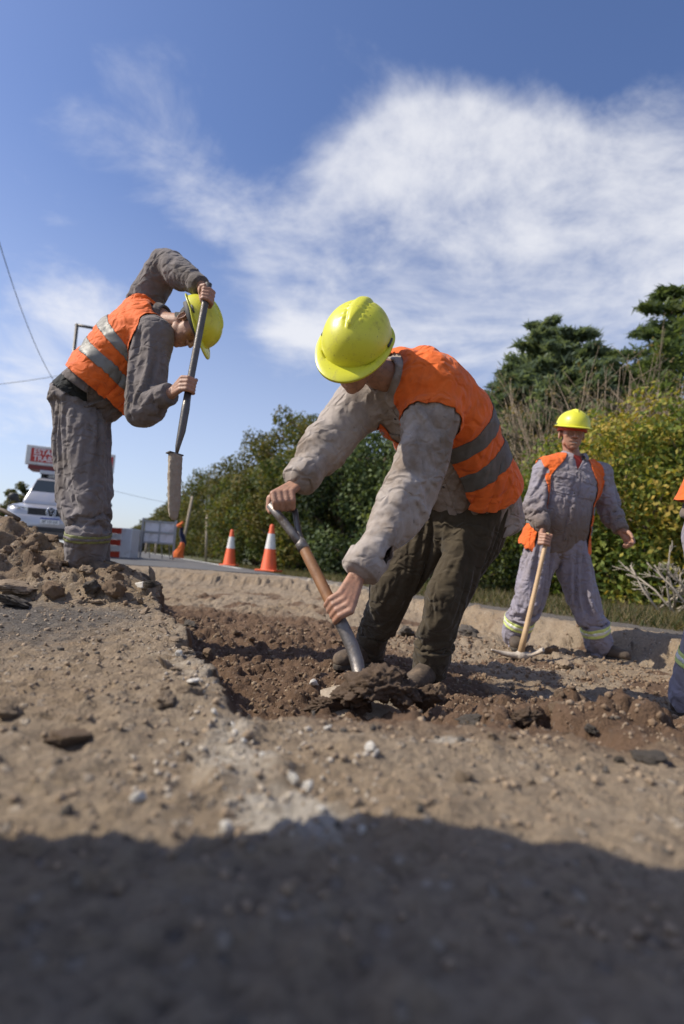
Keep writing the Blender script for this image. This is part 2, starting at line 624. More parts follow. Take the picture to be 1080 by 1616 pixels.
def soil_mat():
    m, T, p, o = newmat('soil')
    co = T('ShaderNodeTexCoord').outputs['Object']
    at_ = T('ShaderNodeAttribute', attribute_name='soil')
    s = T('ShaderNodeSeparateColor', {0: at_.outputs['Color']}).outputs
    A = at_.outputs['Alpha']
    n0 = T.noise(co, 2.3, 6, .65)
    n1 = T.noise(co, 11.0, 6, .7)
    n2 = T.noise(co, 70.0, 5, .7)
    tan = T.mix(n1, (.205, .155, .108), (.43, .345, .25))
    tan = T.mix(T.math('MULTIPLY', T('ShaderNodeMapRange', {'Value': n0, 'From Min': .45, 'From Max': .65}).outputs[0], .5), tan, (.29, .20, .115))
    wet = T.mix(n1, (.095, .058, .037), (.215, .138, .090))
    chalk = T.mix(n2, (.36, .30, .23), (.62, .57, .49))
    asph = T.mix(n2, (.075, .070, .066), (.20, .178, .155))
    grs = T.mix(n1, (.05, .048, .024), (.12, .10, .055))

    def k(f, lo=.25, hi=.75):
        g = T.math('ADD', f, T.math('MULTIPLY', T.math('SUBTRACT', n1, .5), .9))
        return T('ShaderNodeMapRange', {'Value': g, 'From Min': lo, 'From Max': hi}, interpolation_type='SMOOTHSTEP').outputs[0]
    c = T.mix(k(s[0]), tan, wet)
    c = T.mix(k(s[2]), c, asph)
    c = T.mix(k(s[1]), c, chalk)
    c = T.mix(k(A), c, grs)
    # small stones pressed into the surface, each with a tone of its own
    vo = T('ShaderNodeTexVoronoi', {'Vector': co, 'Scale': 52.0, 'Randomness': 1.0})
    tone = T('ShaderNodeSeparateColor', {0: vo.outputs['Color']}).outputs
    st = T.math('MULTIPLY', T('ShaderNodeMapRange', {'Value': vo.outputs['Distance'], 'From Min': .42, 'From Max': .30}).outputs[0],
                T.math('GREATER_THAN', tone[0], .72))
    st = T.math('MULTIPLY', st, T.math('SUBTRACT', .6, T.math('MULTIPLY', s[0], .45)))
    c = T.mix(st, c, T.mix(tone[1], (.16, .14, .125), (.58, .50, .41)))
    c = T.mix(T.math('MULTIPLY', T('ShaderNodeMapRange', {'Value': n2, 'From Min': .55, 'From Max': .35}).outputs[0], .4), c, (.085, .06, .042))
    T.l.new(c, p.inputs['Base Color'])
    p.inputs['Roughness'].default_value = .95
    p.inputs['Specular IOR Level'].default_value = .15
    n3 = T.noise(co, 190.0, 4, .7)
    h = T.math('ADD', T.math('MULTIPLY', n2, 1.0), T.math('MULTIPLY', st, .8))
    h = T.math('ADD', h, T.math('MULTIPLY', n3, .35))
    bumped(T, p, h, 1.0, .014)
    return m


MAT['soil'] = soil_mat()


def asphalt_mat():
    m, T, p, o = newmat('asphalt')
    co = T('ShaderNodeTexCoord').outputs['Object']
    n1 = T.noise(co, .8, 6, .7)
    n2 = T.noise(co, 60.0, 4, .7)
    c = T.mix(n2, (.055, .055, .057), (.12, .12, .12))
    f = T('ShaderNodeMapRange', {'Value': n1, 'From Min': .46, 'From Max': .7}).outputs[0]
    c = T.mix(T.math('MULTIPLY', f, .5), c, (.26, .22, .175))
    T.l.new(c, p.inputs['Base Color'])
    p.inputs['Roughness'].default_value = .85
    bumped(T, p, n2, .5, .005)
    return m


MAT['asphalt'] = asphalt_mat()


def grass_ground():
    m, T, p, o = newmat('meadow')
    co = T('ShaderNodeTexCoord').outputs['Object']
    n1 = T.noise(co, .35, 7, .7)
    n2 = T.noise(co, 9.0, 5, .7)
    c = T.mix(n1, (.045, .060, .022), (.12, .115, .05))
    c = T.mix(T.math('MULTIPLY', n2, .5), c, (.06, .05, .028))
    T.l.new(c, p.inputs['Base Color'])
    p.inputs['Roughness'].default_value = .95
    bumped(T, p, n2, .8, .05)
    return m


MAT['meadow'] = grass_ground()


def leaf_mat(name, trans=.35, rough=.6):
    m, T, p, o = newmat(name)
    a = T('ShaderNodeAttribute', attribute_name='tint').outputs['Color']
    T.l.new(a, p.inputs['Base Color'])
    p.inputs['Roughness'].default_value = rough
    p.inputs['Specular IOR Level'].default_value = .25
    tr = T('ShaderNodeBsdfTranslucent', {'Color': T.mix(1.0, a, (1.5, 1.4, .7), 'MULTIPLY')})
    mx = T('ShaderNodeMixShader', {0: trans, 1: p.outputs[0], 2: tr.outputs[0]})
    T.l.new(mx.outputs[0], o.inputs[0])
    return m


MAT['leaf'] = leaf_mat('leaf')
MAT['needle'] = leaf_mat('needle', .48, .75)
MAT['bark'] = plain('bark', (.14, .105, .075), .95, 0, .4, 12, None, 0, .9)
MAT['twig'] = plain('dry_twig', (.26, .20, .14), .9, 0, .3, 9, None, 0, .4)
MAT['bleached'] = plain('bleached_twig', (.38, .33, .27), .9, 0, .25, 9, None, 0, .4)

# ------------------------------------------------------------------ ground
SKEW = .379                                            # the road runs along q = x + SKEW * y = constant


def wroot(o):
    l = Vector((0, 0, 0))
    while o is not None:
        l = l + o.location
        o = o.parent
    return np.array(l)


def wlink(name, V, F, mat, parent, smooth=True, **k):
    return link(name, np.asarray(V) - wroot(parent), F, mat, parent, smooth, **k)


def wgeo(name, g, mat, parent, smooth=True, **k):
    return wlink(name, g.V, g.f, mat, parent, smooth, **k)


def P3(x, y, s, z=0.0):
    return np.stack([x * s, y * s, np.full_like(x, z)], 1)


def right_edge(y):
    return np.interp(y, [0, 2.6, 3.3, 4.2, 5.76, 8.0, 9.5], [3.95, 3.92, 3.86, 3.74, 3.34, 2.66, 2.35])


def zones(x, y):
    """shape and soil of the dig at points (x, y): height and the four soil weights"""
    q = x + SKEW * y
    e1 = fbm(P3(x, y, 2.2), 3)
    e2 = fbm(P3(x, y, 9.0, 3.0), 3)
    rgh = fbm(P3(x, y, 24.0, 6.0), 2)
    ql = q - (.215 + .045 * e1 + .035 * e2 + .012 * rgh)
    qr = q - (right_edge(y) + .05 * e1 + .055 * e2 + .02 * rgh)
    yn = y - (.97 + .07 * e1 + .04 * e2)
    yf = y - (7.75 + .12 * e1)
    left, right = ss(0, .045, ql), 1 - ss(-.26, .02, qr)
    near, far = ss(0, .34, yn), 1 - ss(-.35, 0, yf + .08 * e2)
    dig = left * right * near * far
    inner = ss(0, .01, ql) * (1 - ss(-.12, -.04, qr)) * ss(-.02, .12, yn) * far
    h = .010 * fbm(P3(x, y, 1.3, 5.0), 3) + .008 * fbm(P3(x, y, 8.0), 4) + .0062 * fbm(P3(x, y, 30.0), 3, .65)
    rough = np.abs(fbm(P3(x, y, 6.0, 9.0), 4, .6))
    rough2 = np.abs(fbm(P3(x, y, 21.0, 2.0), 3, .6))
    depth = -.245 + .028 * fbm(P3(x, y, 1.6, 8.0), 3) - .02 * ss(3.2, 4.0, y) * ss(.9, 1.6, x) + .13 * ss(5.0, 7.6, y)
    moist = ss(1.0, -.1, x + .25 * y - .72 + .35 * e1) * ss(6.0, 4.0, y)          # freshly dug brown soil, left and near part
    h = h * (1 - dig) + dig * (depth + (.020 + .030 * moist) * rough + (.010 + .014 * moist) * rough2)
    # crumbled rim on the left
    h += .022 * np.exp(-(ql / .16) ** 2) * (1 - left) * rough * ss(8, 6, y) + .012 * np.exp(-((ql + .12) / .2) ** 2) * (1 - left) * rough2
    # mound of spoil on the right at the near end of the dig
    m2 = np.where(y < 1.42, np.exp(-(((y - 1.42) / .36) ** 2)), np.exp(-(((y - 1.42 - .05 * e1) / .17) ** 2))) * ss(.10, .40, x) * ss(2.6, 1.6, x)
    h += m2 * dig * (.165 + .05 * e1) + m2 * (.045 * rough + .022 * rough2)
    m2b = np.exp(-(((y - 1.9) / .25) ** 2) - ((x - .95) / .45) ** 2)
    h += m2b * (.015 + .05 * rough)
    # earth the shovel is lifting out of
    m3 = np.exp(-(((y - 1.60) / .15) ** 2) - ((x - .09) / .20) ** 2)
    h += m3 * (.06 + .06 * rough + .03 * rough2)
    # heap of spoil on the left, under and beside the first worker
    def bump(cx, cy, rx, ry, hh):
        return hh * np.exp(-((x - cx) / rx) ** 2 - ((y - cy) / ry) ** 2)
    heap = bump(-1.70, 3.02, .34, .34, .27) + bump(-2.1, 3.0, .4, .3, .22) + bump(-1.22, 2.98, .28, .24, .125) + bump(-1.45, 2.72, .55, .16, .05) + bump(-1.0, 2.85, .2, .3, .05)
    hk = np.clip(heap / .12, 0, 1)
    h += heap + hk * (.035 * rough + .030 * rough2 - .02)
    h += -.07 * ss(2.5, 3.1, q) * ss(9.5, 6.0, y) * (1 - dig)
    # soil classes: brown earth / white rubble / asphalt / grass
    brown = np.clip(moist * inner * 1.25 + .55 * m2 + .75 * m3 + .25 * inner * ss(4, 1.5, y) + .55 * inner * ss(.05, .5, e1) * ss(8, 6, y) + .38 * hk + ss(-.05, .5, e1) * .18, 0, 1)
    brown = np.maximum(brown, .85 * m2)
    brown = np.maximum(brown, .55 * np.exp(-((y - 1.0) / .13) ** 2) * ss(-.3, .1, x))
    chalk = np.clip(.62 * np.exp(-((x + .02) / .09) ** 2 - ((y - .63) / .05) ** 2) + .40 * np.exp(-((x + .12) / .10) ** 2 - ((y - .80) / .12) ** 2)
                    + .8 * np.exp(-((x - .20) / .05) ** 2 - ((y - .93) / .022) ** 2)
                    + .30 * np.exp(-((x + .45) / .3) ** 2 - ((y - 1.3) / .15) ** 2)
                    + .30 * (1 - left) * np.exp(-(ql / .08) ** 2) * ss(6, 3, y)
                    + .4 * ss(-.4, -.15, qr) * ss(6, 8, y) + .16 * ss(-.05, 0.0, qr) * (1 - ss(.20, .25, qr)), 0, 1) * (1 - .8 * inner)
    tar = np.clip(.62 * np.exp(-((q + .42) / .55) ** 2) * np.exp(-((y - 1.75) / .55) ** 2) * (1 - left) + .5 * ss(-.5, -.9, x) * np.exp(-((y - 2.3) / .4) ** 2)
                  + ss(.20, .26, qr) * 1.2 + .28 * ss(0.75, .55, y), 0, 1) * (1 - hk)
    gr = ss(.72, .80, qr)
    h = h - .015 * gr + .0 * qr
    h += gr * .02 * rough
    return h, np.stack([brown, chalk, tar * (1 - gr), gr], 1)


X0, X1, Y0, Y1 = -5.4, 4.8, -1.4, 9.6
ys = [Y0, -1.1, -.8, -.5, -.25, -.05, .1, .2]
while ys[-1] < Y1:
    ys.append(ys[-1] + max(.0050, .0080 * ys[-1]))
ys[-1] = Y1
xs = [0.0]
while xs[-1] < X1:
    xs.append(xs[-1] + (.0105 if xs[-1] < 1.4 else .0105 + .016 * (xs[-1] - 1.4)))
xl = [0.0]
while xl[-1] > X0:
    xl.append(xl[-1] - (.0105 if xl[-1] > -1.9 else .0105 + .016 * (-1.9 - xl[-1])))
xs[-1], xl[-1] = X1, X0
xs, ys = np.array(xl[::-1][:-1] + xs), np.array(ys)
NX, NY = len(xs), len(ys)
GX, GY = [a.ravel() for a in np.meshgrid(xs, ys)]
GH, GS = zones(GX, GY)
GH = GH.reshape(NY, NX)
GH0 = GH.copy()


def clods_in_ground(n, xr, yr, rr, rule, hk=.75):
    """round and angular lumps pressed into the height field"""
    done = 0
    for _ in range(n * 6):
        if done >= n:
            break
        cx, cy = rng.uniform(*xr), rng.uniform(*yr)
        if not rule(cx, cy):
            continue
        done += 1
        r = rr[0] * (rr[1] / rr[0]) ** (rng.random() ** 1.8)
        ex, rot = rng.uniform(.6, 1.0), rng.uniform(0, 3.14)
        i0, i1 = np.searchsorted(xs, (cx - r, cx + r))
        j0, j1 = np.searchsorted(ys, (cy - r, cy + r))
        if i1 - i0 < 2 or j1 - j0 < 2:
            continue
        X, Y = np.meshgrid(xs[i0:i1] - cx, ys[j0:j1] - cy)
        c, s_ = math.cos(rot), math.sin(rot)
        U, Vv = (X * c + Y * s_) / r, (-X * s_ + Y * c) / (r * ex)
        d = np.abs(U) ** 2.4 + np.abs(Vv) ** 2.4
        k = np.sqrt(np.clip(1 - d * (1 + .5 * np.sin(U * 5 + cx * 90) * np.sin(Vv * 6 + cy * 70)), 0, 1))
        base = GH0[min(j0 + (j1 - j0) // 2, NY - 1), min(i0 + (i1 - i0) // 2, NX - 1)]
        tilt = rng.normal(0, .35) * X + rng.normal(0, .35) * Y
        top = base - .25 * r + hk * r * k + tilt * .5
        blk = GH[j0:j1, i0:i1]
        GH[j0:j1, i0:i1] = np.where(k > 0, np.maximum(blk, top), blk)


def q_of(x, y):
    return x + SKEW * y


in_dig = lambda x, y: .3 < q_of(x, y) < right_edge(y) - .1 and y > 1.1
clods_in_ground(2600, (-2.6, 2.6), (1.3, 6.5), (.010, .045), lambda x, y: in_dig(x, y) and x + .25 * y < 1.1)
clods_in_ground(1500, (-2.0, 3.0), (1.5, 7.5), (.008, .030), in_dig)
clods_in_ground(900, (-2.4, 3.0), (3.0, 7.8), (.018, .060), in_dig)
clods_in_ground(350, (-2.4, 3.2), (3.0, 8.2), (.02, .06), lambda x, y: abs(q_of(x, y) - right_edge(y) + .1) < .22 or (y > 7.3 and q_of(x, y) < right_edge(y)))
clods_in_ground(1300, (-2.4, -.85), (2.55, 3.4), (.012, .055), lambda x, y: ((x + 1.6) / .75) ** 2 + ((y - 2.95) / .45) ** 2 < 1)
clods_in_ground(1500, (.05, 1.9), (1.05, 2.0), (.010, .045), lambda x, y: True)
clods_in_ground(3800, (-1.8, 1.2), (.42, 2.6), (.005, .020), lambda x, y: q_of(x, y) < .2 or y < 1.2, .6)
clods_in_ground(500, (-1.6, .2), (.9, 3.0), (.008, .028), lambda x, y: -.35 < q_of(x, y) < .22, .6)

_near = np.clip(GS[:, 0], 0, 1) * .6 + .25
GH += (_near * (.0075 * fbm(P3(GX, GY, 26.0, 31.0), 3, .7))).reshape(NY, NX)
gv = np.stack([GX, GY, GH.ravel()], 1)
ii = np.arange((NY - 1) * (NX - 1))
jj, kk = ii // (NX - 1), ii % (NX - 1)
a_ = jj * NX + kk
gq = np.stack([a_, a_ + 1, a_ + 1 + NX, a_ + NX], 1)
ground = link('dug_ground', gv, gq, MAT['soil'], smooth=True, attr={'soil': GS})
tag(ground, kind='structure')


def H(x, y):
    i = int(np.clip(np.searchsorted(xs, x) - 1, 0, NX - 2))
    j = int(np.clip(np.searchsorted(ys, y) - 1, 0, NY - 2))
    u, v = (x - xs[i]) / (xs[i + 1] - xs[i]), (y - ys[j]) / (ys[j + 1] - ys[j])
    return float((GH[j, i] * (1 - u) + GH[j, i + 1] * u) * (1 - v) + (GH[j + 1, i] * (1 - u) + GH[j + 1, i + 1] * u) * v)


def hit(px, py):
    """where the line of sight through a photo pixel meets the dug ground"""
    d = sightline(px, py)
    t = .3
    while t < 12:
        p = d * t
        if H(p.x, p.y) >= p.z + CAM_H:
            break
        t *= 1.004
    return np.array([p.x, p.y, H(p.x, p.y)])


# meadow all round, out to the horizon, with an opening where the dug ground lies
BIG = 2600.0
mv, mf = [], []
bx = [-BIG, -400, -90, -25, X0 + .15, X1 - .15, 25, 90, 400, BIG]
by = [-300, -60, -12, Y0 + .15, Y1 - .15, 25, 90, 400, BIG]
for y in by:
    for x in bx:
        mv.append((x, y, -.125))
for j in range(len(by) - 1):
    for i in range(len(bx) - 1):
        if bx[i] == X0 + .15 and by[j] == Y0 + .15:
            continue
        a = j * len(bx) + i
        mf.append((a, a + 1, a + 1 + len(bx), a + len(bx)))
tag(link('meadow', np.array(mv), mf, MAT['meadow'], smooth=False), kind='structure')


def strip(name, q0, q1, y0, y1, z, mat, thick=.12, n=24):
    g = Geo()
    yy = y0 + (y1 - y0) * np.linspace(0, 1, n) ** 2.2
    rings = [np.array([(q0 - SKEW * y, y, z - thick), (q0 - SKEW * y, y, z), (q1 - SKEW * y, y, z), (q1 - SKEW * y, y, z - thick)]) for y in yy]
    g.ring_tube(rings)
    o = geo(name, g, mat, smooth=False)
    tag(o, kind='structure')
    return o


strip('road', -7.5, 2.75, 9.35, 2200, .012, MAT['asphalt'], .135)
strip('road_edge_line', 2.45, 2.57, 12.0, 900, .018, plain('worn_road_paint', (.62, .61, .56), .8, 0, .15, 6, (.25, .23, .2), .7, .2), .004)

# ------------------------------------------------------------------ loose stones and clods
def rock_mesh(seed, mat, sub=3, facets=9, rough=.22):
    bm = bmesh.new()
    bmesh.ops.create_icosphere(bm, subdivisions=sub, radius=1.0)
    V = np.array([v.co[:] for v in bm.verts])
    r_ = np.random.default_rng(seed)
    for _ in range(facets):
        n = unit(r_.normal(size=3))
        d = r_.uniform(.45, .82)
        ex = np.maximum(V @ n - d, 0)
        V = V - ex[:, None] * n * .9
    V = V * r_.uniform(.7, 1.1, 3) * (1 + rough * fbm(V * 1.7 + seed, 4)[:, None]) + rough * .55 * fbm(V * 4.5 + seed * 3, 5, .62)[:, None] * V / np.linalg.norm(V, axis=1)[:, None]
    V = V * (1, 1, .8)
    F = np.array([[v.index for v in f.verts] for f in bm.faces])
    bm.free()
    me_o = link('clod', V, F, mat)
    me = me_o.data
    bpy.data.objects.remove(me_o)
    return me


ROCKS = {k: [rock_mesh(i + 10 * j, MAT[k], 4 if k == 'clod' else 3) for i in range(5)] for j, k in enumerate(('clod', 'clod_pale', 'asphalt_lump', 'chalk'))}
ROCKS['clod_pale'] = [rock_mesh(71 + i, MAT['clod_pale'], 4, 14, .26) for i in range(6)]
ROCKS['asphalt_lump'] = [rock_mesh(51 + i, MAT['asphalt_lump'], 4, 12, .30) for i in range(5)]
ROCKS['clod_damp'] = [rock_mesh(91 + i, MAT['clod_damp'], 5, 10, .30) for i in range(4)]
NAMES = {'clod': 'soil_clod', 'clod_damp': 'damp_clod', 'clod_pale': 'dry_clod', 'asphalt_lump': 'asphalt_lump', 'chalk': 'white_stone'}


def rock(kind, p, r, label, group=None, sx=1.0, sz=1.0, rz=None, tilt=.25, sink=.25, cat=None):
    o = bpy.data.objects.new(NAMES[kind], ROCKS[kind][int(rng.integers(len(ROCKS[kind])))])
    COL.objects.link(o)
    o.scale = (r * sx, r, r * sz)
    o.rotation_euler = (rng.normal(0, tilt), rng.normal(0, tilt), rng.uniform(0, 6.28) if rz is None else rz)
    o.location = (p[0], p[1], p[2] + r * sz * (.62 - sink))
    return tag(o, label, cat or {'clod': 'clod', 'clod_damp': 'clod', 'clod_pale': 'clod', 'asphalt_lump': 'asphalt lump', 'chalk': 'stone'}[kind], group)


def rock_px(kind, px, py, size, label, **k):
    """size: width in photo pixels; the pixel marks the foot of the stone"""
    p = hit(px, py)
    return rock(kind, p, .5 * size * p[1] / FPX, label, **k)


rock_px('clod_pale', 135, 905, 28, 'pointed tan clod resting against the boots of the worker with raised arm', sz=1.2)
rock_px('asphalt_lump', 144, 938, 40, 'dark pitted asphalt lump in front of the raised arm worker\'s boots', sz=1.0)
rock_px('clod', 88, 942, 42, 'big rough brown clod at the foot of the spoil heap', sz=1.15)
rock_px('clod', 177, 938, 38, 'smooth brown clod on the rim beside the dark asphalt lump', sx=1.2)
rock_px('asphalt_lump', 22, 958, 70, 'long dark asphalt lump under the flat tan slab', sx=1.3, sz=.5, rz=.2)
rock_px('clod_pale', 20, 930, 72, 'flat tan slab of crust lying on the spoil heap', sx=1.3, sz=.42, rz=.1, tilt=.08)
rock_px('clod_pale', 122, 952, 20, 'small flat pebble left of the paired pebbles below the asphalt lump', sx=1.4, sz=.6)
rock_px('clod_pale', 151, 954, 20, 'small flat pebble on the right below the asphalt lump', sx=1.3, sz=.6)
rock_px('clod_pale', 136, 950, 11, 'tiny round pebble between two flat pebbles')
rock_px('clod', 100, 1178, 66, 'crumbly brown clod alone on the dusty ground in front of the dig', sx=1.3, sz=.75, tilt=.1)
rock_px('clod_pale', 12, 1132, 52, 'low tan clod at the very edge of the dusty ground', sz=.7)
rock_px('asphalt_lump', 1022, 1203, 46, 'black asphalt lump before the brown mound, larger of a pair', sx=1.25, sz=.75, tilt=.1)
rock_px('asphalt_lump', 978, 1204, 24, 'black asphalt lump before the brown mound, smaller of a pair')
rock_px('asphalt_lump', 930, 1166, 30, 'dark asphalt lump half sunk in the brown mound', sz=.8)
rock_px('asphalt_lump', 752, 1146, 58, 'tilted asphalt slab lying at the foot of the brown mound', sx=1.3, sz=.7, rz=.15, tilt=.1)
rock_px('clod_damp', 826, 1148, 62, 'brown clod with tarry face beside the tilted asphalt slab', sx=1.2, sz=.9)
rock_px('asphalt_lump', 738, 1004, 44, 'black clod behind the digging worker\'s boots', sx=1.3, sz=.8)
rock_px('clod_pale', 890, 1054, 40, 'round flat pale stone in front of the pickaxe worker', sx=1.1, sz=.7)
rock_px('chalk', 496, 1082, 16, 'small white stone on the brown trench floor left of the shovel', sx=1.3)
rock_px('clod', 868, 1032, 30, 'brown clod near the pickaxe head', sz=.7)
rock_px('asphalt_lump', 640, 1004, 30, 'dark clod seen between the digging worker\'s legs', sx=1.5)
rock_px('clod', 690, 1100, 42, 'crumbling clod by the digging worker\'s front boot')
rock_px('asphalt_lump', 300, 990, 34, 'dark clod in the shade of the trench wall', sx=1.3, sz=.7)
rock_px('chalk', 282, 1035, 18, 'pale stone set in the rim of the trench wall', sz=.8)
rock_px('chalk', 305, 1078, 24, 'flat pale stone on the corner of the trench rim', sx=1.4, sz=.6)
rock_px('clod_pale', 258, 1112, 44, 'broken tan clod on the near end of the trench rim', sz=.8)

groups = ((90, 'clod', 'small brown soil clod lying on the trench floor', 'brown clods on the trench floor', (-1.4, 1.4), (1.4, 4.2), (.010, .034), lambda x, y: in_dig(x, y) and x + .25 * y < 1.0),
          (40, 'clod_pale', 'small dry tan clod on the pale trench floor', 'dry clods on the trench floor', (-1.2, 2.2), (2.3, 5.5), (.010, .030), in_dig),
          (45, 'clod', 'rough brown clod on the spoil heap', 'clods on the spoil heap', (-2.3, -.95), (2.62, 3.2), (.018, .050), lambda x, y: ((x + 1.6) / .7) ** 2 + ((y - 2.9) / .35) ** 2 < 1),
          (36, 'clod', 'brown clod on the low mound at the near end', 'clods on the low mound', (.2, 1.5), (1.25, 1.95), (.010, .036), lambda x, y: True),
          (26, 'clod_pale', 'small tan stone on the dusty ground by the trench', 'tan stones beside the trench', (-1.0, .9), (.6, 2.4), (.006, .014), lambda x, y: q_of(x, y) < .2 or y < 1.15),
          (14, 'chalk', 'small white stone on the chalky patch', 'white stones on the chalky patch', (-.2, .08), (.58, .95), (.006, .012), lambda x, y: True),
          (10, 'asphalt_lump', 'black asphalt crumb on the low brown mound', 'asphalt crumbs on the mound', (.3, 1.4), (1.3, 1.9), (.010, .022), lambda x, y: True))
for n, kind, lab, grp, xr, yr, rr, rule in groups:
    c = 0
    while c < n:
        x, y = rng.uniform(*xr), rng.uniform(*yr)
        if rule(x, y):
            rock(kind, (x, y, H(x, y)), rr[0] * (rr[1] / rr[0]) ** (rng.random() ** 1.6), lab, grp, sz=rng.uniform(.7, 1.1), tilt=.5)
            c += 1

# broken crust along the left rim of the trench
for i in range(26):
    y = 1.0 * 3.1 ** ((i + rng.uniform(-.4, .4)) / 26)
    q = .205 - abs(rng.normal(0, .07))
    x = q - SKEW * y
    rock('clod_pale', (x, y, H(x - .03, y)), rng.uniform(.012, .030) * (.7 + .2 * y), 'broken slab of pale crust on the left rim of the trench', 'crust slabs along the trench rim', rng.uniform(1.0, 1.7), rng.uniform(.4, .9),
         rz=math.atan2(1, -SKEW) + rng.normal(0, .9), tilt=.4, sink=.4, cat='crust slab')

# gravel that nobody could count
ico = bmesh.new()
bmesh.ops.create_icosphere(ico, subdivisions=1, radius=1.0)
iv = np.array([v.co[:] for v in ico.verts])
iF = np.array([[v.index for v in f.verts] for f in ico.faces])
ico.free()


def gravel(name, n, xr, yr, rr, mat, rule, label=None):
    Vs, Fs, c = [], [], 0
    for _ in range(n * 8):
        if c >= n:
            break
        y = yr[0] * (yr[1] / yr[0]) ** rng.random()
        x = rng.uniform(*xr) * min(1.0, y / yr[1] + .25)
        if not rule(x, y):
            continue
        r = rr[0] * (rr[1] / rr[0]) ** (rng.random() ** 2) * (.6 + .35 * y)
        V = iv * (1 + .25 * rng.normal(size=(len(iv), 1))) * r * rng.uniform(.6, 1.15, 3)
        a = rng.uniform(0, 6.28)
        V = V @ np.array([(math.cos(a), math.sin(a), 0), (-math.sin(a), math.cos(a), 0), (0, 0, 1)])
        Vs.append(V + (x, y, H(x, y) + r * .3))
        Fs.append(iF + c * len(iv))
        c += 1
    o = link(name, np.concatenate(Vs), np.concatenate(Fs), mat, smooth=False)
    tag(o, kind='stuff')


gravel('tan_gravel', 6500, (-2.6, 2.6), (.42, 4.2), (.0020, .0085), MAT['clod_pale'], lambda x, y: True)
gravel('brown_soil_crumbs', 4200, (-1.9, 2.0), (1.2, 4.5), (.003, .010), MAT['clod'], lambda x, y: in_dig(x, y) or (x > .2 and y < 2.2) or (x < -.9 and 2.5 < y < 3.4))
gravel('white_rubble', 260, (-.9, .6), (.55, 1.9), (.002, .0065), MAT['chalk_dusty'], lambda x, y: ((x + .09) / .17) ** 2 + ((y - .76) / .2) ** 2 < 1 or abs(q_of(x, y) - .16) < .05)
gravel('asphalt_crumbs', 260, (-2.0, 1.8), (.45, 2.6), (.003, .009), MAT['asphalt_lump'], lambda x, y: True)

# ------------------------------------------------------------------ people
class Spine:
    """curved axis of a torso with left and front directions at every height"""
    def __init__(s, pel, neck, mid, latP, latN):
        t = np.linspace(-.30, 1.12, 48)
        pel, neck, mid = (np.asarray(a, float) for a in (pel, neck, mid))
        c = 2 * mid - .5 * (pel + neck)                     # quadratic through mid at t = .5
        self = s
        s.t = t
        s.P = ((1 - t) ** 2)[:, None] * pel + (2 * t * (1 - t))[:, None] * c + (t ** 2)[:, None] * neck
        T = np.gradient(s.P, axis=0)
        s.T = T / np.linalg.norm(T, axis=1)[:, None]
        w = np.clip(t, 0, 1)[:, None]
        L = (1 - w) * unit(latP) + w * unit(latN)
        L = L - s.T * (L * s.T).sum(1)[:, None]
        s.L = L / np.linalg.norm(L, axis=1)[:, None]
        s.Fr = np.cross(s.L, s.T)

    def at(s, t):
        f = lambda A: np.array([np.interp(t, s.t, A[:, k]) for k in range(3)])
        return f(s.P), unit(f(s.L)), unit(f(s.Fr)), unit(f(s.T))

    def param(s, V):
        """height along the axis, angle (0 front, + to the left) and radius of points"""
        d = ((V[:, None, :] - s.P[None]) ** 2).sum(2) if len(V) < 30000 else None
        if d is None:
            i = np.concatenate([((V[k:k + 20000, None, :] - s.P[None]) ** 2).sum(2).argmin(1) for k in range(0, len(V), 20000)])
        else:
            i = d.argmin(1)
        r = V - s.P[i]
        dt = np.gradient(s.t) / np.linalg.norm(np.gradient(s.P, axis=0), axis=1)
        t = s.t[i] + (r * s.T[i]).sum(1) * dt[i]
        a, b = (r * s.L[i]).sum(1), (r * s.Fr[i]).sum(1)
        return t, np.arctan2(a, b), a, b


TORSO = [(-.26, .150, .100, .110), (-.12, .162, .108, .125), (0, .165, .112, .125), (.14, .160, .116, .105), (.32, .158, .118, .100),
         (.52, .170, .120, .112), (.70, .182, .120, .118), (.84, .185, .104, .112), (.93, .150, .082, .098), (1.0, .085, .066, .078), (1.06, .066, .06, .066)]


def torso(g, sp, t0, t1, grow=0.0, k=1.0, belly=0.0, seg=28, table=TORSO):
    tb = np.array(table)
    ts = np.linspace(t0, t1, 14)
    a = np.arange(seg) * 2 * math.pi / seg
    rings = []
    for t in ts:
        c, L, Fr, T = sp.at(t)
        w, f, b = (np.interp(t, tb[:, 0], tb[:, i]) * k + grow for i in (1, 2, 3))
        f += belly * math.exp(-((t - .22) / .25) ** 2)
        w += belly * .4 * math.exp(-((t - .2) / .25) ** 2)
        ca, sa = np.cos(a), np.sin(a)
        e = .82
        x = w * np.sign(sa) * np.abs(sa) ** e
        y = np.where(ca > 0, f, b) * np.sign(ca) * np.abs(ca) ** e
        rings.append(c + x[:, None] * L + y[:, None] * Fr)
    return g.ring_tube(rings)


def seg_param(V, a, b):
    """parameter along segment a-b, distance from it"""
    d = b - a
    t = ((V - a) @ d) / d.dot(d)
    tc = np.clip(t, 0, 1)
    return t, np.linalg.norm(V - (a + tc[:, None] * d), axis=1)


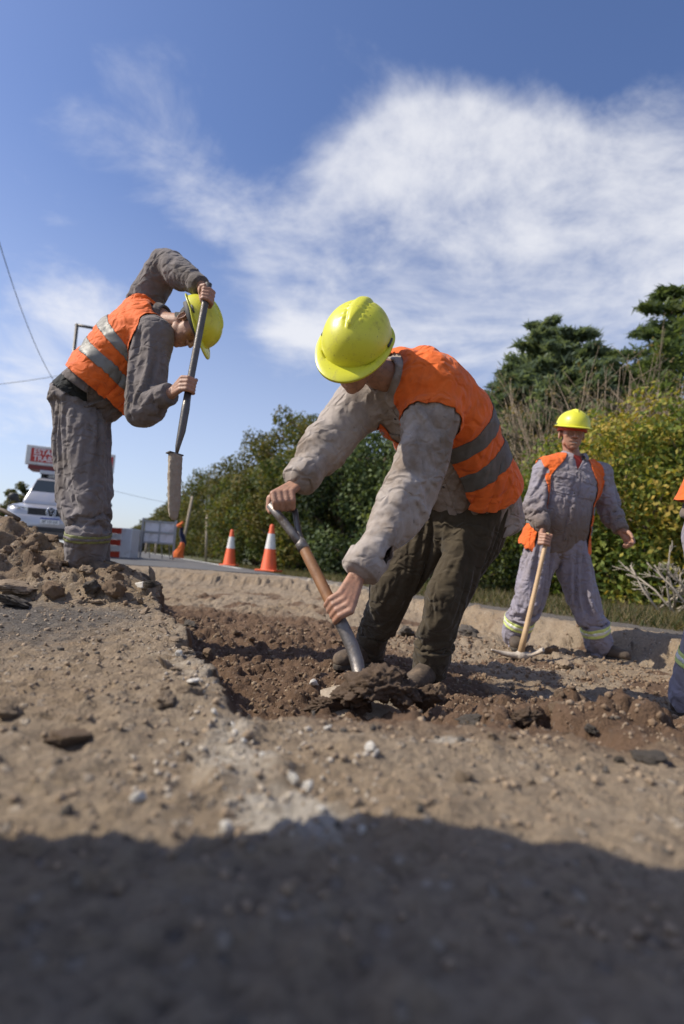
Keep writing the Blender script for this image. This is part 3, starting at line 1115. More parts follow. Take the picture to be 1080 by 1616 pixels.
def folds(V, N, chains, amp, seed, spine=None, tamp=.006):
    """cloth folds: ridged noise stretched round each limb, strongest at the joints"""
    disp = np.zeros(len(V))
    wsum = np.full(len(V), 1e-6)
    for ci, (pts, joints) in enumerate(chains):
        acc = 0.0
        best = np.full(len(V), 9.0)
        S = np.zeros(len(V))
        AX = np.zeros_like(V)
        for k in range(len(pts) - 1):
            t, d = seg_param(V, pts[k], pts[k + 1])
            ln = np.linalg.norm(pts[k + 1] - pts[k])
            m = d < best
            best[m] = d[m]
            S[m] = acc + np.clip(t[m], -.3, 1.3) * ln
            AX[m] = unit(pts[k + 1] - pts[k])
            acc += ln
        w = np.exp(-(best / .10) ** 4)
        # coordinate: along the limb quick, round it slow, with a slant
        rad = V - AX * (V * AX).sum(1)[:, None]
        hel = rad @ unit(vec(.6, -.5, .62))
        c = rad * 2.4 + AX * (S * 13.0 + hel * 9.0)[:, None]
        n1 = 1 - 2.2 * np.abs(perlin(c + seed + 7 * ci + .45 * perlin(V * 7 + seed)[:, None])) ** .85
        hel2 = rad @ unit(vec(-.7, .3, .6))
        c2 = rad * 3.6 + AX * (S * 24.0 + hel2 * 15.0)[:, None]
        n2 = 1 - 2 * np.abs(perlin(c2 + 3 * seed))
        env = np.full(len(V), .45)
        for jp, js, ja in joints:                          # (distance along, width, strength)
            env = env + ja * np.exp(-((S - jp) / js) ** 2)
        disp += w * env * (n1 * .75 + n2 * .40) * amp
        wsum += w
    disp /= np.maximum(wsum, 1)
    if spine is not None:
        t, ph, a, b = spine.param(V)
        w = np.clip(1 - wsum, 0, 1)
        c = np.stack([a * 5 + t * 2.2, t * 3.6 - a * 4, b * 4], 1)
        n = 1 - 2 * np.abs(perlin(c + seed * 2))
        c = np.stack([a * 14 - t * 5, t * 11 + a * 7, b * 9], 1)
        n = n * .7 + .45 * (1 - 2 * np.abs(perlin(c + seed * 5)))
        disp += w * n * tamp
    disp += .0016 * fbm(V * 26 + seed, 2)
    return V + N * disp[:, None]


def limb_axes(V, chains, sp=None):
    """direction of the nearest limb (or torso) at each point, distance to the limb axis, length along it"""
    best = np.full(len(V), 9.0)
    AX, S, EN = np.zeros_like(V), np.zeros(len(V)), np.zeros(len(V))
    for pts, joints_ in chains:
        acc = 0.0
        for k in range(len(pts) - 1):
            t, d = seg_param(V, pts[k], pts[k + 1])
            ln = np.linalg.norm(pts[k + 1] - pts[k])
            m = d < best
            best[m] = d[m]
            AX[m] = unit(pts[k + 1] - pts[k])
            S[m] = acc + np.clip(t[m], -.3, 1.3) * ln
            e = np.zeros(len(V))
            for jp, js, ja in joints_:
                e = e + ja * np.exp(-((acc + np.clip(t, -.3, 1.3) * ln - jp) / js) ** 2)
            EN[m] = e[m]
            acc += ln
    return AX, best, S, EN


def wobble(V, T, AX, seed, amp=.016, f0=6.5):
    """slanting waves round each limb that start the folds"""
    rad = V - AX * (V * AX).sum(1)[:, None]
    hel = rad @ unit(vec(.6, -.5, .62))
    c = rad * f0 * .25 + AX * ((V * AX).sum(1) * f0 + hel * f0 * .9)[:, None]
    return V + normals(V, T) * (amp * (perlin(c + seed) + .5 * perlin(c * 2.1 + 3 * seed)))[:, None]


def union_quads(g, voxel, smooth):
    """voxel union that keeps its quads"""
    me = bpy.data.meshes.new('tmp')
    me.from_pydata([tuple(v) for v in g.V], [], g.f)
    o = bpy.data.objects.new('tmp', me)
    TMP.collection.objects.link(o)
    m = o.modifiers.new('r', 'REMESH')
    m.mode, m.voxel_size = 'VOXEL', voxel
    m = o.modifiers.new('s', 'SMOOTH')
    m.factor, m.iterations = .5, smooth
    ev = o.evaluated_get(tmp_depsgraph())
    m2 = ev.to_mesh()
    V = np.empty(len(m2.vertices) * 3, np.float32)
    m2.vertices.foreach_get('co', V)
    Q = [tuple(p.vertices) for p in m2.polygons]
    ev.to_mesh_clear()
    bpy.data.objects.remove(o)
    bpy.data.meshes.remove(me)
    T = np.array([t for q in Q for t in ((q[0], q[1], q[2]), (q[0], q[2], q[3])) if len(q) == 4] + [q for q in Q if len(q) == 3])
    return V.reshape(-1, 3).astype(float), Q, T


def cloth_sim(V, Q, pin, bodyV, bodyT, frames, grow, loose, quality=4, grav=1.0, bend=.02):
    """the garment, cut too large, settles on the body in a short cloth simulation"""
    def mk(n_, V_, F_):
        me = bpy.data.meshes.new(n_)
        me.from_pydata([tuple(v) for v in V_], [], F_)
        o = bpy.data.objects.new(n_, me)
        TMP.collection.objects.link(o)
        return o
    b = mk('tmp_body', bodyV, bodyT.tolist())
    b.modifiers.new('c', 'COLLISION')
    b.collision.thickness_outer = .006
    b.collision.cloth_friction = 8
    o = mk('tmp_cloth', V, Q)
    vg = o.vertex_groups.new(name='pin')
    for i in np.nonzero(pin > .01)[0]:
        vg.add([int(i)], float(pin[i]), 'REPLACE')
    m = o.modifiers.new('cloth', 'CLOTH')
    st = m.settings
    st.quality, st.mass, st.air_damping = quality, .35, 1.0
    st.tension_stiffness = st.compression_stiffness = 25
    st.shear_stiffness, st.bending_stiffness = 8, bend
    st.compression_stiffness = 6
    st.tension_damping = st.compression_damping = st.shear_damping = 2
    st.bending_damping = .3
    st.time_scale = 1.6
    st.vertex_group_mass = 'pin'
    vg = o.vertex_groups.new(name='loose')
    for i in range(len(V)):
        vg.add([i], float(np.clip(loose[i], 0, 1)), 'REPLACE')
    st.vertex_group_shrink = 'loose'
    st.shrink_min, st.shrink_max = -grow[0], -grow[1]
    st.effector_weights.gravity = grav
    m.collision_settings.collision_quality = 2
    m.collision_settings.distance_min = .005
    m.point_cache.frame_start, m.point_cache.frame_end = 1, frames
    for f in range(1, frames + 1):
        TMP.frame_set(f)
    ev = o.evaluated_get(TMP.view_layers[0].depsgraph)
    me2 = ev.to_mesh()
    W_ = np.empty(len(me2.vertices) * 3, np.float32)
    me2.vertices.foreach_get('co', W_)
    ev.to_mesh_clear()
    bpy.data.objects.remove(o)
    bpy.data.objects.remove(b)
    TMP.frame_set(1)
    return W_.reshape(-1, 3).astype(float)


def refine(V, Q, lv=1, crisp=.9):
    T = np.array([t for q in Q for t in ((q[0], q[1], q[2]), (q[0], q[2], q[3])) if len(q) == 4] + [q for q in Q if len(q) == 3])
    S = relax(V, T, 3)
    V = V + np.clip((V - S) * crisp, -.008, .008)            # crisper ridges
    return evaluated(V, Q, [('SUBSURF', dict(levels=lv, render_levels=lv))])


def subsurf(o, lv=1):
    md = o.modifiers.new('smooth', 'SUBSURF')
    md.levels = md.render_levels = lv
    return o


def grip(g, wrist, G, axis, r, thumb, turn=0.0, curl=1.0, k=1.0):
    """closed hand round a shaft: G on the shaft axis, axis points to the thumb side"""
    axis = unit(axis)
    w = wrist - G
    w = unit(w - axis * w.dot(axis))
    e1 = w
    e2 = np.cross(axis, e1) * thumb

    def pt(ang, rad, o):
        a = R(ang + turn)
        return G + axis * o * k + rad * (math.cos(a) * e1 + math.sin(a) * e2)
    Rf = r + .0085 * k
    offs = [.031, .0105, -.0105, -.031]
    lens = [1.0, 1.08, 1.02, .86]
    for o, l in zip(offs, lens):
        kn = pt(52, Rf + .013, o)
        g.chain([wrist + axis * o * .45 + (G - wrist) * .05, kn], [.0165 * k, .0128 * k], 10)
        angs = [52, 108, 172, 172 + 62 * l * curl, 172 + 96 * l * curl]
        rad = [Rf + .013, Rf + .006, Rf + .001, Rf, Rf - .001]
        g.chain([pt(a, q, o * (1 - .04 * i)) for i, (a, q) in enumerate(zip(angs, rad))], [.0122 * k, .0108 * k, .0100 * k, .0094 * k, .0080 * k], 10)
    base = wrist * .62 + pt(-20, Rf + .02, .02) * .38
    g.chain([base, pt(-28, Rf + .016, .036), pt(-82, Rf + .005, .046), pt(-128, Rf + .002, .044)], [.0175 * k, .0150 * k, .0122 * k, .0098 * k], 10)
    g.chain([wrist, G + e1 * (r + .022)], [.024 * k, .021 * k], 10)


def open_hand(g, wrist, d, palm, thumb, k=1.0, bend=38):
    """relaxed hand: d from wrist to knuckles, palm = direction the palm faces, thumb = direction of the thumb side"""
    d, palm = unit(d), unit(palm)
    th = unit(np.asarray(thumb) - d * np.dot(thumb, d))
    palm = unit(np.cross(d, th)) * np.sign(np.dot(np.cross(d, th), palm) or 1)
    for o, l in zip((.030, .010, -.010, -.029), (.92, 1.0, .95, .76)):
        kn = wrist + (d * .092 + th * o) * k
        g.chain([wrist + th * o * .45 * k + d * .012, kn], [.0155 * k, .0125 * k], 10)
        p, a, pts = kn, 0, [kn]
        for j, s in enumerate((.043, .027, .022)):
            a += bend * (.8 + .35 * j + .25 * (o < 0))
            p = p + (d * math.cos(R(a)) + palm * math.sin(R(a))) * s * l * k
            pts.append(p)
        g.chain(pts, [.0120 * k, .0105 * k, .0095 * k, .0080 * k], 10)
    b = wrist + (d * .022 + th * .020 + palm * .008) * k
    g.chain([b, b + (d * .03 + th * .028 + palm * .014) * k, b + (d * .062 + th * .036 + palm * .022) * k, b + (d * .086 + th * .034 + palm * .028) * k],
            [.0165 * k, .0145 * k, .0118 * k, .0095 * k], 10)
    g.chain([wrist, wrist + d * .075 * k], [.0235 * k, .0215 * k], 10)


def head_frame(face, up):
    f = unit(face)
    u = unit(np.asarray(up, float) - f * np.dot(up, f))
    r_ = np.cross(f, u)                                     # +X of the head = its right side
    return np.stack([r_, f, u])                             # rows


def head_geo(g, c, A, neck, chest, smile=False, k=1.0):
    def P(*p):
        return np.asarray(c) + (np.array(p) * k) @ A
    ax = A
    g.ball(P(0, -.014, .035), vec(.077, .097, .088) * k, 24, 16, ax)
    tb = [(.05, .068, .088, -.02), (.02, .069, .089, -.02), (-.012, .066, .086, -.02), (-.04, .062, .088, -.01), (-.065, .055, .089, .0), (-.09, .043, .088, .02), (-.112, .026, .080, .035)]
    rings = []
    a = np.arange(24) * 2 * math.pi / 24
    for z, w, f, b in tb:
        cy, ry = (f + b) / 2, (f - b) / 2
        x = w * np.sign(np.cos(a)) * np.abs(np.cos(a)) ** .8
        y = cy + ry * np.sign(np.sin(a)) * np.abs(np.sin(a)) ** .75
        rings.append(np.asarray(c) + (np.stack([x, y, np.full(24, z)], 1) * k) @ A)
    g.ring_tube(rings[::-1])
    g.chain([P(-.05, .076, .022), P(-.02, .089, .026), P(.02, .089, .026), P(.05, .076, .022)], [.010 * k, .011 * k, .011 * k, .010 * k])
    g.chain([P(0, .090, .016), P(0, .104, -.012), P(0, .113, -.030)], [.0085 * k, .0105 * k, .0125 * k])
    for s in (-1, 1):
        g.ball(P(s * .0145, .099, -.034), .0098 * k, 10, 8)
        g.ball(P(s * .042, .064, -.022), vec(.021, .020, .020) * k, 12, 8, ax)
        g.ball(P(s * .047, .018, -.066), vec(.013, .034, .024) * k, 12, 8, ax)
        e = P(s * .074, -.012, -.014)
        tilt = unit(.93 * A[2] - .25 * A[1])
        fr = np.stack([A[0], np.cross(tilt, A[0]), tilt])
        rg = []
        for j in range(17):                                # ear rim and bowl
            th = 2 * math.pi * j / 16
            rr = .78 + .22 * math.sin(th)
            rg.append(e + (np.array([s * .010, .0165 * math.cos(th) * rr, .028 * math.sin(th)]) * k) @ fr)
        g.chain(rg, [.0044 * k] * 17, 6)
        g.ball(e, vec(.0065, .0165, .0265) * k, 10, 8, fr)
    lip = .036 if smile else .026
    up_z = -.060 if smile else -.058
    g.chain([P(-lip, .076, up_z + (.006 if smile else 0)), P(-.012, .091, up_z), P(.012, .091, up_z), P(lip, .076, up_z + (.006 if smile else 0))], [.0050 * k, .0064 * k, .0064 * k, .0050 * k])
    lo = -.079 if smile else -.069
    g.chain([P(-lip * .9, .076, lo + .006), P(-.012, .089, lo), P(.012, .089, lo), P(lip * .9, .076, lo + .006)], [.0050 * k, .0070 * k, .0070 * k, .0050 * k])
    g.ball(P(0, .077, -.100), vec(.022, .016, .016) * k, 12, 8, ax)
    g.chain([P(0, -.030, -.05), np.asarray(neck) * .55 + P(0, -.02, -.09) * .45, neck, chest], [.054 * k, .054 * k, .060 * k, .07 * k], 16)


def hard_hat(c, A, root, k=1.0, tip=0.0, visor=.040, band='headband'):
    """yellow shell with raised ridge, knobs, rain gutter and peak"""
    t = R(tip)
    A = np.stack([A[0], A[1] * math.cos(t) - A[2] * math.sin(t), A[1] * math.sin(t) + A[2] * math.cos(t)])
    NA, NP = 96, 34
    th = np.arange(NA) * 2 * math.pi / NA                 # 0 = front
    front = np.clip(np.cos(th), 0, 1)
    V = []
    for j in range(NP):
        ph = math.pi / 2 * (1 - j / (NP - 1))               # 90 top .. 0 rim
        cp, sp_ = math.cos(ph) ** .86, math.sin(ph) ** .92
        x, y, z = .110 * cp * np.sin(th), .143 * cp * np.cos(th), .036 + .118 * sp_ * np.ones(NA)
        lon = math.sqrt(max(0, 1 - (j / (NP - 1)) ** 2))
        # ridge along the crown, closed by a beak at the front, with vents beside it
        yy = y / .143
        wdt = .020 * np.clip(1 - np.maximum(yy - .05, 0) * 1.5, .12, 1)
        on = ss(-.95, -.75, yy) * (1 - ss(.50, .62, yy))
        ridge = .0095 * on * np.exp(-(x / wdt) ** 4)
        knob = np.zeros(NA)
        for ky in (.34, .18, .02, -.14, -.30):
            knob += np.exp(-((yy - ky) / .045) ** 2) * np.exp(-((np.abs(x) - .027) / .008) ** 2)
        grv = np.exp(-((np.abs(x) - wdt - .006) / .004) ** 2) * on
        off = ridge + .004 * knob - .0022 * grv
        nx, ny, nz = x / .110, y / .143, (z - .036) / .118
        nl = np.sqrt(nx * nx + ny * ny + nz * nz)
        V.append(np.stack([x + nx / nl * off, y + ny / nl * off, z + nz / nl * off], 1))
    for w0, w1, dz in ((.0015, .0, -.001), (.007, visor * .33, -.0015), (.011, visor * .68, -.004), (.0135, visor, -.007), (.0145, visor * 1.03, -.008), (.0145, visor * 1.03, -.0125)):
        ext = w0 + w1 * front ** .75
        x, y = (.118 + ext * np.abs(np.sin(th))) * np.sin(th), (.143 + ext) * np.cos(th)
        x = (.110 + w0 * .8 + .25 * w1 * front) * np.sin(th)
        V.append(np.stack([x, y, .034 + dz * (.35 + .9 * front) + .010 * (1 - np.abs(np.cos(th)))], 1))
    V = np.concatenate(V)
    nr = NP + 6
    F = [(a * NA + j, (a + 1) * NA + j, (a + 1) * NA + (j + 1) % NA, a * NA + (j + 1) % NA) for a in range(nr - 1) for j in range(NA)]
    W_ = np.asarray(c) + (V * k) @ A
    W_ = W_ - wroot(root)
    o = link('hard_hat', W_, F, MAT['helmet'], root)
    md = o.modifiers.new('thickness', 'SOLIDIFY')
    md.thickness, md.offset = .003, 1.0
    bm = bmesh.new()
    bm.from_mesh(o.data)
    bmesh.ops.remove_doubles(bm, verts=bm.verts, dist=1e-6)
    bmesh.ops.recalc_face_normals(bm, faces=bm.faces)
    bm.to_mesh(o.data)
    bm.free()
    o.data.polygons.foreach_set('use_smooth', np.ones(len(o.data.polygons), bool))
    o.data.set_sharp_from_angle(angle=R(38))
    # headband and cradle straps inside
    g = Geo()
    rg = []
    for q in np.arange(40) * 2 * math.pi / 40:
        rg.append((.094 * math.sin(q), .112 * math.cos(q) - .006, .0))
    B = []
    for z in (.008, .042):
        B.append(np.asarray(c) + (np.array(rg) * k + (0, 0, z)) @ A)
    g.ring_tube(B, caps=False)
    b = wgeo('headband', g, MAT[band], o)
    md = b.modifiers.new('thickness', 'SOLIDIFY')
    md.thickness = .004
    # slot for ear defenders on both sides
    for s in (-1, 1):
        g = Geo()
        g.bar(np.asarray(c) + (np.array((s * .1135, -.022, .052)) * k) @ A, np.asarray(c) + (np.array((s * .1135, .022, .052)) * k) @ A, .007, .008, A[2])
        wgeo('accessory_slot', g, MAT['headband'], o)
    return o, A


def boot(an, toe, z0, root, k=1.0, mat='boot'):
    toe = unit(vec(toe[0], toe[1], 0))
    side = vec(-toe[1], toe[0], 0)
    top = np.asarray(an, float)
    base = vec(top[0], top[1], z0)
    g = Geo()
    rings = []
    a = np.arange(20) * 2 * math.pi / 20
    # (along the foot, centre height, half width, half height)
    for y, z, w, h in ((-.082, .052, .020, .030), (-.070, .058, .034, .048), (-.03, .062, .039, .056), (.03, .060, .041, .054), (.09, .052, .046, .046), (.145, .044, .048, .038), (.185, .039, .040, .032), (.203, .036, .020, .020)):
        rings.append(base + toe * y * k + (np.cos(a) * w * k)[:, None] * side + (np.maximum(z + h * np.sin(a), .012) * k)[:, None] * vec(0, 0, 1))
    g.ring_tube(rings)
    g.chain([base + vec(0, 0, .07) - toe * .015, base + vec(0, 0, .15) - toe * .012, top + vec(0, 0, .05)], [.050 * k, .054 * k, .05 * k], 16)
    V, T = union(g, .007, 4)
    N = normals(V, T)
    V = V + N * (.0022 * fbm(V * 24, 3))[:, None]
    o = wlink('boot', V, T, MAT[mat], root)
    g = Geo()
    rr = []
    for s in (0, 1):
        pts = []
        for q in np.arange(28) * 2 * math.pi / 28:
            y = .060 + .148 * math.cos(q)
            w = (.047 if y > .04 else .040) * (1 - .15 * math.exp(-((y - .02) / .05) ** 2)) * abs(math.sin(q)) ** .7 * math.copysign(1, math.sin(q))
            pts.append(base + toe * y * k + side * w * k + vec(0, 0, -.004 + .022 * s))
        rr.append(np.array(pts))
    g.ring_tube(rr)
    wgeo('sole', g, MAT['sole'], o, bevel=.003)
    return o


def person(J, label, looks, base):
    """J: joints in world metres; looks: materials and options"""
    k = looks.get('k', 1.0)
    root = thing('person', label, 'person', base, 0, looks.get('group'))
    vx = looks.get('voxel', .007)
    sd = looks.get('seed', 1)
    sp = Spine(J['pelvis'], J['neck'], J['mid'], J['hipL'] - J['hipR'], J['shL'] - J['shR'])
    gw = looks.get('girth', 1.0)
    belly = looks.get('belly', 0.0)
    A = head_frame(J['face'], J['up'])

    # ---- body: one continuous surface
    g = Geo()
    torso(g, sp, -.05, 1.03, -.022, gw, belly * .8)
    head_geo(g, J['head'], A, J['neck'], sp.at(.86)[0], looks.get('smile', False), k)
    for s in 'LR':
        g.chain([J['sh' + s], J['el' + s], J['wr' + s]], [.056 * k, .042 * k, .029 * k])
        h = J['hand' + s]
        if h[0] == 'grip':
            grip(g, J['wr' + s], h[1], h[2], h[3], h[4], h[5] if len(h) > 5 else 0, k=k)
        else:
            open_hand(g, J['wr' + s], h[1], h[2], h[3], k, h[4] if len(h) > 4 else 38)
        g.chain([sp.at(.0)[0] * .4 + J['hip' + s] * .6, J['hip' + s], J['kn' + s], J['an' + s]], [.08, .07 * k, .048 * k, .036 * k])
    V, T = union(g, looks.get('body_voxel', .0036), 3, .28)
    # eye sockets
    loc = (V - J['head']) @ A.T / k
    for s in (-1, 1):
        d = np.linalg.norm((loc - (s * .031, .088, -.001)) / (.017, .03, .0085), axis=1)
        V = V - (A[1] * k)[None] * (.0085 * np.exp(-d ** 2))[:, None]
    if looks.get('smile'):
        d = np.linalg.norm((loc - (0, .088, -.069)) / (.026, .03, .0065), axis=1)
        V = V - (A[1] * k)[None] * (.010 * np.exp(-d ** 4))[:, None]
    soft = np.exp(-(np.linalg.norm(V - J['head'] - A[1] * .04, axis=1) / .10) ** 6)[:, None]
    V = V * (1 - soft) + relax(V, T, 4) * soft
    wlink('body', V, T, MAT[looks.get('skin', 'skin')], root)
    for s in (-1, 1):
        e = Geo().ball(J['head'] + (np.array((s * .031, .0665, .000)) * k) @ A, .0115 * k, 14, 10)
        eo = wgeo('eye', e, MAT['eye'], root)
        e = Geo().ball(J['head'] + (np.array((s * .031, .0757, -.0015)) * k) @ A, .0046 * k, 10, 8)
        wgeo('iris', e, MAT['iris'], eo)
        e = Geo().chain([J['head'] + (np.array(p) * k) @ A for p in ((s * .015, .0955, .023), (s * .032, .0945, .030), (s * .050, .081, .024))], [.0035 * k, .0042 * k, .003 * k], 8)
        V2, T2 = union(e, .0022, 2)
        wlink('eyebrow', V2, T2, MAT['hair'], root)
    if looks.get('smile'):
        g = Geo()
        for i in range(-4, 5):
            g.box((-.003, -.003, -.0046), (.003, .003, .0046), None)
            g.v[-1] = J['head'] + ((g.v[-1] + (i * .0063, .0835 - .00034 * i * i, -.068)) * k) @ A
        wgeo('teeth', g, MAT['teeth'], root, bevel=.001)
    # hair: the part of the scalp below the helmet
    loc = (V - J['head']) @ A.T / k
    side = np.abs(loc[:, 0])
    f = np.minimum(loc[:, 2] - (-.055 + .05 * ss(-.05, .03, loc[:, 1])), .022 - loc[:, 1] + .5 * (loc[:, 2] - .02))
    f = np.where(np.linalg.norm(loc - (0, -.01, .03), axis=1) < .125, f, -1)
    f = np.minimum(f, .0 + np.linalg.norm((loc - (np.sign(loc[:, 0:1]) * [[1, 0, 0]] * .082 + [[0, -.010, -.012]])) / (.03, .022, .034), axis=1) - 1)
    V2, T2 = clip(V, T, f)
    if len(T2):
        V2, T2 = shell(V2, T2, .0045 + .002 * fbm(V2 * 60, 2), .004)
        wlink('hair', V2, T2, MAT['hair'], root)

    bg_ = Geo()
    torso(bg_, sp, -.05, 1.0, -.006, gw, belly * .9)
    for s in 'LR':
        bg_.chain([sp.at(.85)[0] * .5 + J['sh' + s] * .5, J['sh' + s], J['el' + s], J['wr' + s]], [.07 * k, .058 * k, .046 * k, .032 * k])
        bg_.chain([sp.at(.0)[0] * .4 + J['hip' + s] * .6, J['hip' + s], J['kn' + s], J['an' + s], J['an' + s] - vec(0, 0, .08)], [.095, .088 * k, .058 * k, .050 * k, .055])
    bodyV, bodyT = union(bg_, .014, 3)
    # ---- trousers
    g = Geo()
    torso(g, sp, -.12, looks.get('waist', .16), .006, gw, belly * .3)
    lg = looks.get('leg', 1.12)
    for s in 'LR':
        hp, kn, an = J['hip' + s], J['kn' + s], J['an' + s]
        c0 = sp.at(-.04)[0]
        g.chain([c0 * .35 + hp * .65, hp * .85 + kn * .15, hp * .45 + kn * .55, kn, kn * .55 + an * .45, kn * .12 + an * .88, an],
                [.114 * gw * looks.get('hipr', 1), .110 * gw * (.5 + .5 * lg) * looks.get('hipr', 1), .095 * lg, .086 * lg, .084 * lg, .080 * lg, .078 * lg], 18)
    Vt, Qt, Tt = union_quads(g, looks.get('cloth_voxel', .018), 3)
    ch = []
    for s in 'LR':
        l1, l2 = np.linalg.norm(J['kn' + s] - J['hip' + s]), np.linalg.norm(J['an' + s] - J['kn' + s])
        ch.append(([J['hip' + s], J['kn' + s], J['an' + s]], [(0, .08, .5), (l1, .10, .75), (l1 + l2, .10, looks.get('ankle', .45))]))
    AX, dist_, S_, EN = limb_axes(Vt, ch)
    V0t = refine(Vt, Qt, 1)[0]
    if looks.get('sim', True):
        tp = sp.param(Vt)[0]
        an_d = np.min([np.linalg.norm(Vt - J['an' + q], axis=1) for q in 'LR'], axis=0)
        hemd = np.min([np.linalg.norm(Vt - J['an' + q], axis=1) for q in 'LR'], axis=0)
        pin = np.maximum(ss(.02, .10, tp), ss(looks.get('hempin', .27), .10, hemd) * .85)
        Vt = wobble(Vt, Tt, AX, sd)
        Vt = cloth_sim(Vt, Qt, pin, bodyV, bodyT, 28, looks.get('grow_leg', (.07, .16)), EN)
    Vt, Tt = refine(Vt, Qt, 1)
    Vt = folds(Vt, normals(Vt, Tt), ch, looks.get('tfold', .005), sd + .5, sp, .002)
    tro = wlink('trousers', Vt, Tt, MAT[looks['trousers']], root)
    if looks.get('bands'):
        for s in 'LR':
            kn, an = J['kn' + s], J['an' + s]
            fld = lambda W_, lo, hi: np.minimum(np.minimum(seg_param(W_, kn, an)[0] - lo, hi - seg_param(W_, kn, an)[0]), (.135 - seg_param(W_, kn, an)[1]) * 4)
            lo, hi = looks['bands']
            oth = 'R' if s == 'L' else 'L'
            XT = np.concatenate([Vt, V0t, normals(Vt, Tt)], 1)       # band follows the flat pattern of the cloth

            def band(lo_, hi_, off, nm, mt):
                V2, T2 = clip(XT, Tt, fld(V0t, lo_, hi_))
                mine = seg_param(V2[:, 3:6], kn, an)[1] < seg_param(V2[:, 3:6], J['kn' + oth], J['an' + oth])[1]
                T2 = T2[mine[T2].all(1)]
                if len(T2):
                    wlink(nm, *shell(V2[:, :3], T2, off, .003, V2[:, 6:9]), MAT[mt], tro)
            band(lo, hi, .004, 'reflective_band', looks.get('bandmat', 'lime'))
            m = (hi - lo) * .33
            band(lo + m, hi - m, .0055, 'reflective_stripe', looks.get('stripemat', 'silver'))
    if looks.get('under'):
        g = Geo()
        torso(g, sp, *looks['under'], .012, gw, belly * .3)
        V2, T2 = union(g, vx, 4)
        V2 = V2 + normals(V2, T2) * (.004 * perlin(V2 * 22))[:, None]
        wlink('undershirt', V2, T2, MAT[looks.get('undermat', 'tshirt_dark')], root)

    # ---- shirt
    hemt = looks.get('hem', -.22)
    tor = Geo()
    tb = [list(r_) for r_ in TORSO]
    if hemt < -.05:
        tb[0][1:], tb[1][1:] = [.192, .140, .150], [.180, .128, .142]
    sbl = belly + looks.get('shirt_belly', 0)
    torso(tor, sp, hemt, 1.0, .016, gw, sbl, 32, tb)
    Vb, Tb = union(tor, vx * 1.4, 5)
    tree = BVHTree.FromPolygons(Vb.tolist(), Tb.tolist())
    g = Geo()
    torso(g, sp, hemt, 1.0, .016, gw, sbl, 32, tb)
    chs = []
    sl, cr = looks.get('sleeve', 1.08), looks.get('cuffr', 1.05)
    for s in 'LR':
        sh, el, wr = J['sh' + s], J['el' + s], J['wr' + s]
        cuff = wr + unit(el - wr) * looks.get('cuff' + s, .005)
        c1 = sp.at(.80)[0]
        g.chain([c1 * .55 + sh * .45, sh, sh * .5 + el * .5, el, el * .5 + cuff * .5, cuff * .88 + el * .12],
                [.088 * gw, .084 * gw, .078 * sl, .074 * sl, .062 * sl, .041 * cr], 16)
        g.tube([cuff * .9 + el * .1, cuff], [.041 * cr, .040 * cr], 16)
        l1, l2 = np.linalg.norm(el - sh), np.linalg.norm(cuff - el)
        chs.append(([sh, el, cuff], [(.0, .07, .5), (l1, .09, 1.0), (l1 + l2 * .8, .09, .6)]))
    Vs, Qs, Ts = union_quads(g, looks.get('cloth_voxel', .018), 3)
    AX, dist_, S_, EN = limb_axes(Vs, chs)
    tt, ph_, a_2, b_2 = sp.param(Vs)
    dtor = np.array([tree.find_nearest(Vector(p))[3] for p in Vs])
    onarm = ss(.012, .035, dtor)
    TAX = np.stack([np.interp(tt, sp.t, sp.T[:, q]) for q in range(3)], 1)
    AX = AX * onarm[:, None] + TAX * (1 - onarm)[:, None]
    AX /= np.linalg.norm(AX, axis=1)[:, None] + 1e-9
    sl_in = np.full(len(Vs), .014) + onarm * (.024 + .030 * (sl - 1))
    V0s = refine(Vs, Qs, 1)[0]
    if looks.get('sim', True):
        cu_d = np.min([np.linalg.norm(Vs - (J['wr' + q] + unit(J['el' + q] - J['wr' + q]) * looks.get('cuff' + q, .005)), axis=1) for q in 'LR'], axis=0)
        pin = np.maximum.reduce([ss(.075, .06, cu_d), ss(.90, .98, tt), (1 - ss(.0, .5, onarm)) * np.where((b_2 < .02) | (tt > .45), .6, looks.get('front_pin', .22))])
        Vs = wobble(Vs, Ts, AX, sd + 4)
        Vs = cloth_sim(Vs, Qs, pin, bodyV, bodyT, 44, looks.get('grow_arm', (.04, .16)), onarm)
    Vs, Ts = refine(Vs, Qs, 1)
    Vs = folds(Vs, normals(Vs, Ts), chs, looks.get('sfold', .009), sd, sp, looks.get('torsofold', .003))
    Vs = np.concatenate([Vs, V0s], 1)                    # the flat pattern travels along with the draped cloth
    for fn in looks.get('holes', ()):
        Vs, Ts = clip(Vs, Ts, fn(Vs[:, 3:]))
    if looks.get('hem_clip'):
        t, ph, a, b = sp.param(Vs[:, 3:])
        Vs, Ts = clip(Vs, Ts, t - looks['hem_clip'](ph))
    if looks.get('open_hem'):                              # shirt tails parted at the front below the last button
        t, ph, a, b = sp.param(Vs[:, 3:])
        Vs, Ts = clip(Vs, Ts, np.where(b > 0, np.abs(a + .0) - .34 * np.maximum(looks['open_hem'] - t, -.002) * np.linalg.norm(J['neck'] - J['pelvis']), 1))
    if looks.get('open_neck'):
        t, ph, a, b = sp.param(Vs[:, 3:])
        Vs, Ts = clip(Vs, Ts, np.where((b > 0.02) & (t > .5), np.abs(a) - .5 * np.maximum(t - looks['open_neck'], -.002) * np.linalg.norm(J['neck'] - J['pelvis']) * .8, 1))
        g = Geo()
        torso(g, sp, .2, 1.0, -.002, gw, belly)
        wlink('t_shirt', *union(g, vx, 4), MAT['tee'], root)
    V0s, Vs = Vs[:, 3:], Vs[:, :3]
    shirt = wlink('shirt', Vs, Ts, MAT[looks['shirt']], root)
